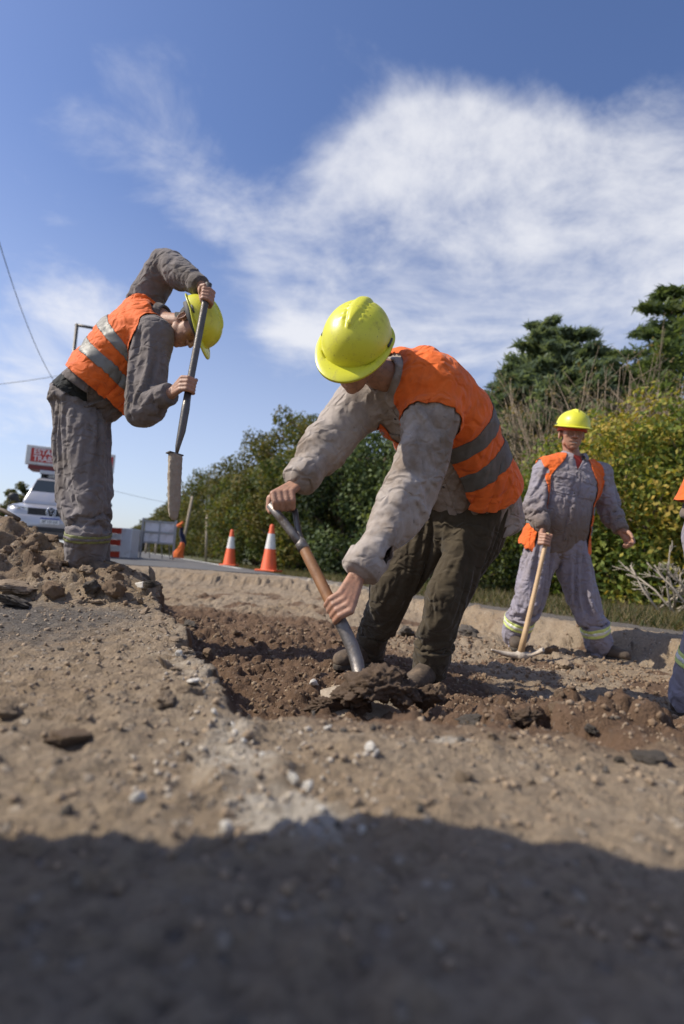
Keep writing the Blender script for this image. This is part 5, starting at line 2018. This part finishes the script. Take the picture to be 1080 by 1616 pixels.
def pickup(loc, rz):
    t = thing('pickup_truck', 'silver pickup truck with a red and white roof sign facing the camera', 'pickup truck', loc, rz)
    pm = MAT['paint_silver']
    # body below the windows; front at y = 0, +y is the rear
    body = loft([rrect(.02, .74, .50, .86, .10), rrect(.06, .84, .42, .94, .12), rrect(.22, .925, .36, .985, .12), rrect(.55, .955, .34, 1.03, .12), rrect(1.15, .965, .33, 1.085, .12),
                 rrect(1.6, .965, .33, 1.10, .10), rrect(3.2, .965, .33, 1.12, .10), rrect(5.1, .955, .36, 1.12, .10), rrect(5.22, .93, .42, 1.06, .10)])
    geo('body', body, pm, t, bevel=0)
    def cab(y, w, z1):
        return rrect(y, w, 1.0, z1, .09)
    geo('cabin', loft([cab(1.12, .80, 1.09), cab(1.14, .80, 1.20), cab(1.90, .70, 1.74), cab(2.15, .68, 1.80), cab(3.0, .68, 1.81), cab(3.30, .72, 1.74), cab(3.55, .80, 1.12)]), pm, t)
    # glass panes sit a few millimetres proud of the cabin
    def pane(name, pts, th=.006):
        a = np.array(pts, float)
        n = unit(np.cross(a[1] - a[0], a[2] - a[0]))
        return geo(name, loft([a - n * .004, a + n * th]), MAT['glass_dark'], t, smooth=False, bevel=.003)
    pane('windscreen', [(-.745, 1.185, 1.185), (.745, 1.185, 1.185), (.655, 1.80, 1.675), (-.655, 1.80, 1.675)], .022)
    for s in (-1, 1):
        q = [(s * .80, 1.45, 1.16), (s * .80, 3.3, 1.16), (s * .705, 3.0, 1.68), (s * .705, 2.0, 1.66)]
        pane('side_window', q if s > 0 else q[::-1], .02)
        # lamps, mirrors, wheels
        hl = loft([[(s * .48, .055, .80), (s * .48, .055, .955), (s * .80, .14, .975), (s * .90, .27, .965), (s * .915, .33, .87), (s * .80, .16, .78)],
                   [(s * .48, .020, .805), (s * .48, .025, .945), (s * .80, .085, .968), (s * .925, .24, .955), (s * .94, .30, .875), (s * .82, .10, .79)]])
        h = geo('headlight', hl, MAT['lamp'], t, smooth=False, bevel=.01)
        geo('lamp_bowl', Geo().lathe([(.05, -.016), (.062, -.02), (.062, -.006)], 20, (s * .66, .055, .88), np.array([(1, 0, 0), (0, 0, 1), (0, 1, 0)]), caps=True), MAT['chrome'], h)
        m = Geo()
        m.ball((s * 1.07, 1.45, 1.22), vec(.12, .06, .095), 16, 10)
        m.tube([(s * .93, 1.45, 1.13), (s * 1.03, 1.45, 1.19)], .03, 8)
        geo('mirror', m, MAT['black_plastic'], t)
        geo('fog_lamp', Geo().ball((s * .66, .03, .52), vec(.06, .03, .05), 14, 8), MAT['lamp'], t)
        for y in (.95, 4.05):
            w = Geo()
            w.lathe([(.20, -.12), (.33, -.12), (.375, -.085), (.38, 0), (.375, .085), (.33, .12), (.20, .12)], 32, (s * .84, y, .38), np.array([(0, 0, 1), (0, 1, 0), (1, 0, 0)]))
            wo = geo('wheel', w, MAT['rubber'], t)
            geo('rim', Geo().lathe([(.02, .10), (.12, .105), (.17, .085), (.215, .12), (.215, -.1)], 24, (s * .845, y, .38), np.array([(0, 0, 1), (0, 1, 0), (s, 0, 0)]), caps=True), MAT['galv'], wo)
    # grille with badge, lower intake, bumper and plate
    gr = geo('grille', Geo().box((-.475, .012, .80), (.475, .06, .945)), MAT['black_plastic'], t, False, .01)
    for z in (.845, .90):
        geo('grille_bar', Geo().box((-.46, .004, z - .007), (.46, .02, z + .007)), MAT['black_plastic'], gr, False)
    bd = Geo()
    ring = [(.098 * math.cos(a), -.012, .874 + .098 * math.sin(a)) for a in np.linspace(0, 2 * math.pi, 33)]
    bd.tube(ring, .0095, 8)
    for pts in (((-.045, .085), (0, .012), (.045, .085)), ((-.083, .045), (-.042, -.075), (0, .0), (.042, -.075), (.083, .045))):
        bd.tube([(x, -.012, .874 + z) for x, z in pts], .0095, 8)
    bo = geo('badge', bd, MAT['chrome'], t)
    geo('badge_plate', Geo().lathe([(.092, -.004), (.092, .02)], 24, (0, .0, .874), np.array([(1, 0, 0), (0, 0, 1), (0, 1, 0)]), caps=True), MAT['black_plastic'], bo)
    geo('bumper', loft([rrect(-.02, .78, .50, .79, .08), rrect(.03, .90, .44, .80, .09), rrect(.25, .965, .42, .78, .09)]), pm, t)
    geo('lower_intake', Geo().box((-.42, -.028, .47), (.42, .02, .56)), MAT['black_plastic'], t, False, .01)
    pl = geo('number_plate', Geo().box((-.20, -.040, .625), (.20, -.026, .755)), MAT['white_print'], t, False, .004)
    geo('plate_header', Geo().box((-.197, -.043, .722), (.197, -.039, .752)), MAT['blue_print'], pl, False)
    words('plate_characters', 'AF 121 LH', .085, MAT['black_print'], pl, (0, -.042, .672), (R(90), 0, 0), .001, .85)
    # wipers, stickers behind the glass
    for x in (-.45, .15):
        geo('wiper', Geo().tube([(x, 1.20, 1.225), (x + .42, 1.235, 1.255)], .009, 6), MAT['black_plastic'], t)
    st = Geo().box((-.56, 1.640, 1.60), (-.40, 1.655, 1.66))
    geo('windscreen_sticker', Geo().bar((-.60, 1.735, 1.625), (-.42, 1.735, 1.625), .005, .05, (0, 1, .6)), MAT['lime'], t, False)
    geo('hanging_ribbon', Geo().bar((.36, 1.45, 1.40), (.36, 1.62, 1.56), .03, .006, (0, -1, .8)), MAT['cone'], t, False)
    # roof: rack panel, dark tray, sign
    geo('roof_rack', Geo().box((-.66, 2.02, 1.86), (.66, 2.9, 1.96)), pm, t, False, .02)
    for x in (-.6, .6):
        geo('rack_foot', Geo().box((x - .03, 2.1, 1.79), (x + .03, 2.8, 1.862)), MAT['black_plastic'], t, False)
    geo('sign_tray', Geo().box((-.95, 2.05, 1.963), (.98, 2.75, 2.06)), MAT['dark_red'], t, False, .01)
    sb = geo('roof_sign', Geo().box((-1.04, 2.10, 2.07), (1.10, 2.22, 2.54)), MAT['white_board'], t, False, .015)
    rp = geo('sign_panel', Geo().box((-.92, 2.092, 2.145), (1.06, 2.105, 2.47)), MAT['red_board'], sb, False)
    words('sign_lettering', 'ESTAMOS', .185, MAT['white_print'], sb, (-.86, 2.090, 2.385), (R(90), 0, 0), .002, .98, 'LEFT')
    words('sign_lettering', 'TRABAJANDO', .185, MAT['white_print'], sb, (-.86, 2.090, 2.225), (R(90), 0, 0), .002, .98, 'LEFT')
    # tall frame standing in the load bed behind the cab
    fr = Geo()
    for x in (-.42, .22):
        fr.tube([(x, 3.75, 1.0), (x, 3.75, 6.22)], .05, 10)
    geo('mast', fr, MAT['steel_dark'], t)
    geo('mast_crossbar', Geo().tube([(-.47, 3.75, 6.19), (.27, 3.75, 6.19)], .04, 10), MAT['steel_dark'], t)
    return t


pc = at(74, 868, 12.9)
pk_ = pickup((pc[0], pc[1], .012), R(19))
pk_.scale = (1.0, 1.0, 1.085)


def cone(px, py, D, label):
    p = at(px, py, D)
    t = thing('traffic_cone', label, 'traffic cone', (p[0], p[1], .013), rng.uniform(-.3, .3), 'traffic cones on the road edge')
    h = Geo()
    h.lathe([(.165, .035), (.158, .05), (.042, .90), (.032, .925), (.012, .925)], 32)
    c = geo('cone_body', h, MAT['cone'], t)
    b = Geo().box((-.21, -.21, 0), (.21, .21, .038))
    geo('base', b, MAT['cone'], t, False, .014)
    r0 = lambda z: .158 - (z - .05) * .116 / .85 + .0025
    geo('reflective_collar', Geo().lathe([(r0(.44), .44), (r0(.74), .74)], 32), MAT['cone_white'], c)
    return t


cone(424, 902, 11.2, 'nearer orange traffic cone with white collar on the road edge')
cone(362, 893, 14.6, 'farther orange traffic cone with white collar on the road edge')

# striped barrier, seen at its corner
p = at(180, 877, 15.5)
t = thing('striped_barrier', 'box shaped road barrier with red and white stripes behind the raised arm worker', 'barrier', (p[0], p[1], .012), R(-8))
geo('housing', Geo().box((.02, .03, 0), (.44, .5, .80)), MAT['grey_board'], t, False, .02)
for i in range(5):
    geo('stripe_panel', Geo().box((-.46, 0, .16 * i), (.14, .028, .16 * (i + 1) - .004)), MAT['stripe_red' if i % 2 == 0 else 'cone_white'], t, False, .004)

# sign frame seen from behind, cloth tied to its right leg
p = at(247, 880, 18.5)
t = thing('sign_frame', 'galvanised sign frame with two grey panels seen from behind on the road', 'sign frame', (p[0], p[1], .012), R(6))
for x in (-.52, .52):
    geo('leg', Geo().box((x - .035, -.03, 0), (x + .035, .03, 1.28)), MAT['galv'], t, False, .006)
for z in (.50, .84, 1.19):
    geo('crossbar', Geo().box((-.483, -.02, z - .025), (.483, .02, z + .025)), MAT['galv'], t, False)
for z0, z1 in ((.53, .81), (.87, 1.16)):
    for x0, x1 in ((-.46, .0), (.03, .47)):
        geo('panel', Geo().box((x0, .022, z0), (x1, .032, z1)), MAT['grey_board'], t, False)
geo('upright', Geo().box((-.005, -.012, .52), (.035, .018, 1.24)), MAT['galv'], t, False)
for s in (-.3, .1, .35):
    geo('stay', Geo().bar((s, .05, .5), (s + .02, .35, 0), .03, .02), MAT['galv'], t, False)


def drape(name, c, w, h, seed, mat):
    g = Geo()
    rings = []
    for i in range(14):
        u = i / 13
        a = np.arange(18) * 2 * math.pi / 18
        rr = w * (.35 + .65 * math.sin(min(1, u * 1.25) * math.pi * .55)) * (1 + .65 * perlin(np.stack([np.cos(a) * 1.7, np.sin(a) * 1.7, np.full(18, u * 2.5 + seed)], 1)))
        rings.append(np.stack([c[0] + rr * np.cos(a) + .05 * math.sin(u * 5 + seed), c[1] + rr * .55 * np.sin(a), np.full(18, c[2] - u * h)], 1))
    g.ring_tube(rings)
    return geo(name, g, mat)


q = at(279, 880, 18.2)
cl = drape('orange_cloth', (q[0] + .06, q[1] - .1, 1.25), .07, .2, 1, MAT['cloth_orange'])
tag(cl, 'orange cloth knotted to the top right corner of the sign frame', 'cloth')
cl = drape('navy_cloth', (q[0] + .12, q[1] - .05, 1.08), .09, .66, 4, MAT['cloth_navy'])
tag(cl, 'dark blue jacket hung on the right leg of the sign frame', 'jacket')
cl = drape('warning_flag', (q[0] + .14, q[1] - .16, .58), .13, .5, 7, MAT['cloth_orange'])
tag(cl, 'crumpled orange warning flag hanging low on the sign frame', 'flag')

# far vehicle, post, and poles
p = at(209, 868, 55)
t = thing('distant_truck', 'small dark truck far down the road under the horizon', 'truck', (p[0], p[1], .012))
geo('cab', Geo().box((-.9, 0, .5), (.9, 1.6, 2.0)), MAT['cloth_navy'], t, False, .1)
geo('bonnet', Geo().box((-.75, -1.0, .5), (.75, .02, 1.25)), MAT['dark_red'], t, False, .1)
geo('windscreen', Geo().box((-.75, -.02, 1.3), (.75, .03, 1.85)), MAT['glass_dark'], t, False)
for x in (-.85, .85):
    geo('wheel', Geo().lathe([(.2, -.15), (.5, -.15), (.5, .15), (.2, .15)], 20, (x, -.2, .5), np.array([(0, 0, 1), (0, 1, 0), (1, 0, 0)]), True), MAT['rubber'], t)
p = at(200, 868, 48)
t = thing('marker_post', 'white marker post with red top far down the road', 'post', (p[0], p[1], 0))
geo('shaft', Geo().box((-.16, -.1, 0), (.16, .1, .75)), MAT['white_board'], t, False, .03)
geo('cap', Geo().box((-.17, -.11, .752), (.17, .11, 1.0)), MAT['red_board'], t, False, .03)

p0, p1 = at(286, 868, 38), at(304, 783, 38)
o = geo('utility_pole', Geo().tube([(p0[0], p0[1], -.2), tuple(p1)], [.11, .085], 12), MAT['pole_wood'])
tag(o, 'leaning pale wooden pole in front of the far trees', 'pole')
p0, p1 = at(326, 876, 30), at(327, 812, 30)
o = geo('wooden_post', Geo().tube([(p0[0], p0[1], -.2), tuple(p1)], [.06, .05], 10), MAT['pole_wood'])
tag(o, 'thin upright post against the trees, right of the leaning pole', 'post')
for px_, py_, lab in ((232, 846, 'pale fence post under the sign frame, left of two'), (247, 848, 'pale fence post under the sign frame, right of two')):
    p1 = at(px_ + 1, py_, 42)
    o = geo('fence_post', Geo().tube([(p1[0] - .03, p1[1], -.15), tuple(p1)], [.09, .08], 8), MAT['pole_wood'])
    tag(o, lab, 'fence post', 'fence posts beside the road')


def wire(pts, r, label):
    cv = []
    pts = np.array(pts)
    o = geo('overhead_wire', Geo().tube(list(pts), r, 6), MAT['cable'])
    tag(o, label, 'overhead wire', 'overhead wires')


def sag(a, b, s, n=24):
    u = np.linspace(0, 1, n)[:, None]
    return (1 - u) * a + u * b - np.array([0, 0, 1.0]) * (4 * u * (1 - u) * s)


a, b = at(-70, 120, 14), at(120, 640, 30)
wire(sag(a, b, 1.6), .014, 'black cable curving down the sky at the left edge')
a, b = at(-60, 612, 34), at(160, 580, 34)
wire(sag(a, b, .15), .016, 'thin cable crossing low in the sky behind the raised arm worker')
a, b = at(170, 772, 60), at(300, 800, 60)
wire(sag(a, b, .1), .018, 'faint distant cable above the striped barrier')

# ------------------------------------------------------------------ trees and bushes
def leaf_cloud(name, centers, radii, n, size, colors, parent, seed, mat, squash=1.0, aspect=.55, shellness=.55, droop=0.0, colw=None, hollow=True):
    """many small leaf faces spread through clumps"""
    r_ = np.random.default_rng(seed)
    C, RR = np.asarray(centers, float), np.asarray(radii, float)
    w = RR ** 2
    ci = r_.choice(len(C), n, p=w / w.sum())
    d = r_.normal(size=(n, 3))
    d /= np.linalg.norm(d, axis=1)[:, None]
    rad = RR[ci] * (1 - shellness * r_.random(n) ** 1.6) * (1 + .28 * fbm(d * 1.9 + ci[:, None] * 3.1, 3))
    P = C[ci] + d * rad[:, None] * np.array([1, 1, squash])
    nrm_ = d * .55 + r_.normal(size=(n, 3)) * .6 + np.array([0, 0, .35])
    nrm_ /= np.linalg.norm(nrm_, axis=1)[:, None]
    u = np.cross(nrm_, r_.normal(size=(n, 3)))
    u[:, 2] -= droop
    u /= np.linalg.norm(u, axis=1)[:, None]
    v = np.cross(nrm_, u)
    v /= np.linalg.norm(v, axis=1)[:, None]
    s = size * r_.uniform(.6, 1.35, n)[:, None]
    bend = nrm_ * s * .18
    V = np.stack([P - u * s * .5, P + v * s * aspect * .5 - bend * .5, P + u * s * .5 - bend, P - v * s * aspect * .5 - bend * .5], 1).reshape(-1, 3)
    F = np.arange(4 * n).reshape(n, 4)
    colors = np.asarray(colors, float)
    # tints run in drifts through the crown, with single odd leaves
    dr = fbm(P * .9 + seed, 3) * .55 + r_.normal(0, .22, n) + .5
    k = np.clip(dr, 0, .999) * (len(colors) - 1)
    k0 = k.astype(int)
    c = colors[k0] * (1 - (k - k0))[:, None] + colors[np.minimum(k0 + 1, len(colors) - 1)] * (k - k0)[:, None]
    c = c * r_.uniform(.75, 1.25, n)[:, None]
    c4 = np.repeat(np.concatenate([c, np.ones((n, 1))], 1), 4, axis=0)
    return link(name, V, F, mat, parent, smooth=False, attr={'tint': c4})


def limbs(name, segs, mat, parent, seg=7):
    g = Geo()
    for pts, rad in segs:
        g.tube(pts, rad, seg)
    return geo(name, g, mat, parent)


def broad_tree(h, w, n, size, colors, seed, name, label, loc, clumps=26, mat='leaf', low=.12, top=None, group=None, squash=.8):
    r_ = np.random.default_rng(seed)
    t = thing(name, label, 'tree', loc, 0, group)
    C, RR = [], []
    segs = [([(0, 0, -.2), (.03 * w, 0, h * .25), (-.02 * w, .03 * w, h * .55), (0, 0, h * .85)], [h * .028, h * .022, h * .014, h * .005])]
    for i in range(clumps):
        z = h * (low + (1 - low) * (i + .5) / clumps * .93)
        f = math.sin(math.pi * min(1, .22 + .78 * (z / h)) ** .9) ** .7 if top is None else top(z / h)
        a = i * 2.4 + r_.uniform(-.5, .5)
        rr = w * .5 * f * r_.uniform(.35, 1.0)
        cr = w * r_.uniform(.11, .23) * (.7 + .3 * f)
        c = (rr * math.cos(a), rr * math.sin(a), min(z, h - cr * .6))
        C.append(c)
        RR.append(cr)
        segs.append(([(0, 0, max(.1, c[2] - rr * .7 - .1)), (c[0] * .5, c[1] * .5, c[2] - rr * .25), c], [h * .010, h * .006, h * .0025]))
    limbs('trunk', segs, MAT['bark'], t, 6)
    leaf_cloud('crown', C, RR, n, size, colors, t, seed, MAT[mat], squash)
    return t


def conifer(h, w, n, size, colors, seed, label, loc, group=None, leaders=1, tiers=17):
    """tiers of drooping sprays round one or several leaders"""
    r_ = np.random.default_rng(seed)
    t = thing('conifer_tree', label, 'tree', loc, 0, group)
    segs, P, D, Z = [], [], [], []
    for ld in range(leaders):
        hx = h * (1 - .13 * ld * r_.uniform(.6, 1.2))
        a0 = r_.uniform(0, 6.28)
        off = (0 if ld == 0 else w * .27)
        ox, oy = off * math.cos(a0 + ld * 2.2), off * math.sin(a0 + ld * 2.2)
        segs.append(([(0, 0, -.2), (ox * .7, oy * .7, hx * .35), (ox, oy, hx * .97)], [h * .026, h * .018, h * .003]))
        for k in range(tiers):
            f = (k + .3) / tiers
            z = hx * (.05 + .93 * f)
            L0 = w * .5 * (1 - f) ** .85 * (1 if leaders == 1 else .95) + .22
            nb = int(4 + 5 * (1 - f))
            for b in range(nb):
                a = r_.uniform(0, 6.28)
                L = L0 * r_.uniform(.55, 1.18)
                rise = r_.uniform(.02, .35) * L
                st = np.array([ox * min(1, z / (hx * .6)), oy * min(1, z / (hx * .6)), z])
                e = st + np.array([math.cos(a) * L, math.sin(a) * L, rise])
                segs.append(([st, st * .5 + e * .5 + (0, 0, -.02 * L), e], [h * .006 * (1 - .6 * f), h * .004 * (1 - .6 * f), h * .0012]))
                m = max(6, int(n / (tiers * nb * leaders)))
                u = r_.random(m) ** .65
                p = st + (e - st) * u[:, None]
                wd = .30 * L * (1.1 - u) + .15
                p = p + r_.normal(size=(m, 3)) * (wd * .5)[:, None] * (1, 1, .42)
                P.append(p)
                dd = unit(e - st) + r_.normal(size=(m, 3)) * .55 + (0, 0, .12)
                D.append(dd / np.linalg.norm(dd, axis=1)[:, None])
    P, D = np.concatenate(P), np.concatenate(D)
    m = len(P)
    nn = r_.normal(size=(m, 3))
    v = np.cross(D, nn)
    v /= np.linalg.norm(v, axis=1)[:, None]
    s = size * r_.uniform(.6, 1.4, m)[:, None]
    V = np.stack([P - D * s * .5 + v * s * .15, P + D * s * .62, P - D * s * .5 - v * s * .15], 1).reshape(-1, 3)
    colors = np.asarray(colors, float)
    k = np.clip(.5 + .6 * fbm(P * .8 + seed, 3) + r_.normal(0, .2, m), 0, .999) * (len(colors) - 1)
    k0 = k.astype(int)
    c = colors[k0] * (1 - (k - k0))[:, None] + colors[np.minimum(k0 + 1, len(colors) - 1)] * (k - k0)[:, None]
    c4 = np.repeat(np.concatenate([c * r_.uniform(.75, 1.2, m)[:, None], np.ones((m, 1))], 1), 3, axis=0)
    limbs('trunk', segs, MAT['bark'], t, 5)
    link('crown', V, np.arange(3 * m).reshape(m, 3), MAT['needle'], t, False, attr={'tint': c4})
    return t


def twiggy(h, w, seed, label, loc, mat='twig', n=70, leaves=0, colors=None, spread=.5, group=None, name='bare_shrub', cat='shrub'):
    r_ = np.random.default_rng(seed)
    t = thing(name, label, cat, loc, 0, group)
    segs = []
    tips = []
    for i in range(n):
        a, tilt = r_.uniform(0, 6.28), r_.uniform(.05, spread)
        L = h * r_.uniform(.55, 1.05)
        d = np.array([math.cos(a) * tilt, math.sin(a) * tilt, 1.0])
        d /= np.linalg.norm(d)
        b = np.array([r_.normal(0, w * .18), r_.normal(0, w * .18), 0])
        m1 = b + d * L * .5 + r_.normal(0, .04, 3) * L
        e = b + d * L + r_.normal(0, .07, 3) * L
        segs.append(([b, m1, e], [.020, .013, .005]))
        for q in range(7):
            u = r_.uniform(.3, .95)
            s0 = (m1 + (e - m1) * (u * 2 - 1)) if u > .5 else b + (m1 - b) * u * 2
            dd = d + r_.normal(0, .55, 3)
            dd /= np.linalg.norm(dd)
            e2 = s0 + dd * L * r_.uniform(.12, .3)
            segs.append(([s0, (s0 + e2) / 2 + r_.normal(0, .012, 3), e2], [.008, .006, .003]))
            tips.append(e2)
            for q2 in range(2):
                e3 = (s0 + e2) / 2 + (dd + r_.normal(0, .6, 3)) * L * .08
                segs.append(([(s0 + e2) / 2, e3], [.0045, .0025]))
    limbs('branches', segs, MAT[mat], t, 4)
    if leaves:
        C = np.array(tips)
        leaf_cloud('leaves', C, np.full(len(C), .13), leaves, .075, colors, t, seed, MAT['leaf'], 1.0, .7)
    return t


def on_line(q, y):
    return (q - SKEW * y, y)


def spot(px, y):
    """x of the ground point seen in photo column px at distance y"""
    return at(px, 900, y)[0]


DARKG = [(.060, .094, .042), (.105, .148, .062), (.160, .195, .085)]
BLUEG = [(.082, .118, .080), (.130, .175, .115), (.190, .230, .150)]
OLIVE = [(.045, .058, .018), (.080, .088, .028), (.120, .118, .044), (.14, .115, .05)]
MIXG = [(.042, .064, .018), (.080, .104, .028), (.125, .125, .034), (.19, .145, .04)]
AUTUMN = [(.06, .10, .026), (.11, .155, .032), (.19, .22, .045), (.32, .29, .055), (.42, .30, .07)]
DRY = [(.12, .10, .05), (.20, .16, .08), (.28, .21, .10)]
GREENY = [(.05, .085, .018), (.095, .14, .024), (.15, .18, .03), (.22, .22, .035)]

# tall conifers at the right
Yc = 17.5
conifer(8.8, 7.8, 90000, .23, BLUEG, 3, 'dark blue green conifer with two tops, left of the bare shrubs', (spot(846, Yc), Yc, -.12), 'conifers at the right', 4, 18)
conifer(6.6, 5.6, 50000, .23, BLUEG, 5, 'lower dark conifer close behind the bent worker\'s back', (spot(800, 16.2), 16.2, -.12), 'conifers at the right', 1)
conifer(8.2, 6.4, 60000, .22, DARKG, 9, 'small conifer peeping over the bare shrubs', (spot(965, 18), 18, -.12), 'conifers at the right', 2)
conifer(9.2, 9.4, 105000, .23, DARKG, 12, 'tallest dark green tree at the right edge of the picture', (spot(1055, 15.5), 15.5, -.12), 'conifers at the right', 4, 18)
conifer(7.4, 5.5, 18000, .28, DARKG, 14, 'dark conifer just outside the right edge of the picture', (spot(1230, 15.5), 15.5, -.12), 'conifers at the right', 2)

# shrubs in yellowing leaf along the right
def bush(h, w, n, size, cols, seed, label, px, y, low=.10, clumps=30):
    return broad_tree(h, w, n, size, cols, seed, 'autumn_shrub', label, (spot(px, y), y, -.12), clumps, 'leaf', low, lambda f: (1 - f ** 3.0) ** .5, 'yellowing shrubs beside the road', .9)


bush(3.35, 4.0, 23000, .092, AUTUMN, 21, 'big yellow and green shrub behind the smiling worker', 995, 9.6, .05)
bush(3.25, 3.2, 16000, .092, AUTUMN, 22, 'yellowing shrub at the right edge behind the cut off worker', 1105, 9.0, .06)
bush(2.3, 2.6, 12000, .08, GREENY, 23, 'greener shrub to the left of the smiling worker', 800, 10.6)
bush(1.5, 2.3, 8000, .075, [(.05, .075, .03), (.08, .10, .045), (.13, .14, .05)], 24, 'low grey green shrub right behind the digging worker', 735, 10.0, .05)
bush(3.0, 3.2, 13000, .085, GREENY, 25, 'green shrub behind the big yellow one', 905, 11.8)
twiggy(4.6, 5.0, 31, 'bare tan shrub rising behind the smiling worker\'s helmet', (spot(905, 13.2), 13.2, -.1), n=190, leaves=5000, colors=DRY)
twiggy(4.6, 4.6, 32, 'bare tan shrub above the yellow leaves at the right', (spot(1030, 12.4), 12.4, -.1), n=170, leaves=4000, colors=DRY)
twiggy(1.0, 1.2, 33, 'dead bleached branches low at the right edge', (spot(1075, 7.6), 7.6, -.1), 'bleached', 16, spread=1.6, name='dead_branches', cat='dead branches')

# belt of big trees along the road, left of the conifers
belt = ((700, 17.5, 5.2, 5.0, DARKG, 'dark tree behind the bent worker\'s legs'), (600, 19.0, 6.0, 5.0, DARKG, 'dense dark tree between the bent worker\'s arms'),
        (530, 20.5, 5.4, 4.6, [(.022, .038, .018), (.038, .058, .028), (.058, .080, .036)], 'bushy dark green tree beside the bent worker\'s right sleeve'),
        (462, 21.5, 4.4, 4.4, MIXG, 'bushy tree with rusty leaves behind the nearer cone'), (400, 25, 4.2, 4.6, MIXG, 'rusty green bushy tree between the two cones'))
for i, (px_, y, h, w, cols, lab) in enumerate(belt):
    broad_tree(h, w, 15000, .15, cols, 60 + i, 'leafy_tree', lab, (spot(px_, y), y, -.15), 30, 'leaf', .04, lambda f: (1 - f ** 2.4) ** .5, 'belt of trees along the road')
tall = ((458, 40, 11.4, 7.0, 'tallest olive tree with knobbly top at the end of the belt'), (408, 43, 10.3, 7.0, 'olive tree one down from the tallest in the belt'), (365, 48, 8.6, 7.0, 'olive tree on the slope of the belt, second down from the tallest'),
        (335, 54, 8.4, 7.0, 'olive tree halfway down the slope of the belt'), (310, 62, 8.2, 7.4, 'olive tree above the leaning pole'), (500, 38, 8.6, 6.5, 'olive tree behind the bent worker\'s right shoulder'),
        (560, 36, 8.0, 6.5, 'olive tree hidden largely by the bent worker'), (640, 36, 8.0, 7.0, 'olive tree seen under the bent worker\'s chest'))
for i, (px_, y, h, w, lab) in enumerate(tall):
    broad_tree(h, w, 13000, .24, OLIVE if i % 3 else MIXG, 80 + i, 'olive_tree', lab, (spot(px_, y), y, -.15), 34, 'leaf', .05, lambda f: .35 + .65 * math.sin(math.pi * min(1, .25 + .75 * f)) ** .6, 'belt of trees along the road')
far = ((292, 72, 7.6, 'far tree behind the sign frame cloth'), (275, 85, 7.6, 'far tree above the sign frame'), (262, 100, 7.8, 'far tree above the left part of the sign frame'), (250, 120, 7.8, 'far tree third from the end of the belt'),
       (238, 145, 8.0, 'far tree second from the end of the belt'), (226, 175, 8.0, 'last tree at the far end of the belt'))
src = None
for i, (px_, y, h, lab) in enumerate(far):
    loc = (spot(px_, y), y, -.15)
    if src is None:
        src = broad_tree(8.0, 8.0, 7000, .42, OLIVE, 95, 'distant_tree', lab, loc, 26, 'leaf', .04, lambda f: (1 - f ** 2.2) ** .5, 'belt of trees along the road')
        o = src
    else:
        o = copy_tree(src)
        o.location, o['label'] = loc, lab
        o.rotation_euler.z = i * 1.3
    o.scale = (1 + .12 * i, 1 + .12 * i, h / 8.0)
broad_tree(4.6, 2.6, 4000, .22, OLIVE, 101, 'distant_tree', 'lone round tree behind the pickup truck', (spot(22, 40), 40, -.15), 16, 'leaf', .25, None)
broad_tree(3.0, 3.0, 3000, .25, OLIVE, 103, 'distant_tree', 'low tree left of the pickup truck', (spot(-8, 42), 42, -.15), 14, 'leaf', .1, None)

# grass along the verge
r_ = np.random.default_rng(5)
n = 26000
gy = 3.0 + 24 * r_.random(n) ** 1.7
gq_ = right_edge(np.minimum(gy, 9.5)) + .82 + np.abs(r_.normal(0, 2.2, n))
gx = gq_ - SKEW * gy
gz = np.array([H(x, y) if x < X1 - .2 and y < Y1 - .2 else -.125 for x, y in zip(gx, gy)])
a = r_.uniform(0, 6.28, n)
hgt = r_.uniform(.03, .11, n) * (1 + .6 * r_.random(n))
wv = np.stack([np.cos(a), np.sin(a), np.zeros(n)], 1) * r_.uniform(.004, .008, n)[:, None]
lean = np.stack([r_.normal(0, .5, n), r_.normal(0, .5, n), np.ones(n)], 1) * hgt[:, None]
B = np.stack([gx, gy, gz - .01], 1)
V = np.stack([B - wv, B + wv, B + lean * .6 + wv * .6, B + lean], 1).reshape(-1, 3)
cc = np.where(r_.random(n)[:, None] < .55, np.array([[.15, .12, .06]]), np.array([[.055, .070, .022]])) * r_.uniform(.6, 1.4, n)[:, None]
o = link('verge_grass', V, np.arange(4 * n).reshape(n, 4), MAT['leaf'], None, False, attr={'tint': np.repeat(np.concatenate([cc, np.ones((n, 1))], 1), 4, 0)})
tag(o, kind='stuff')
bpy.data.scenes.remove(TMP)
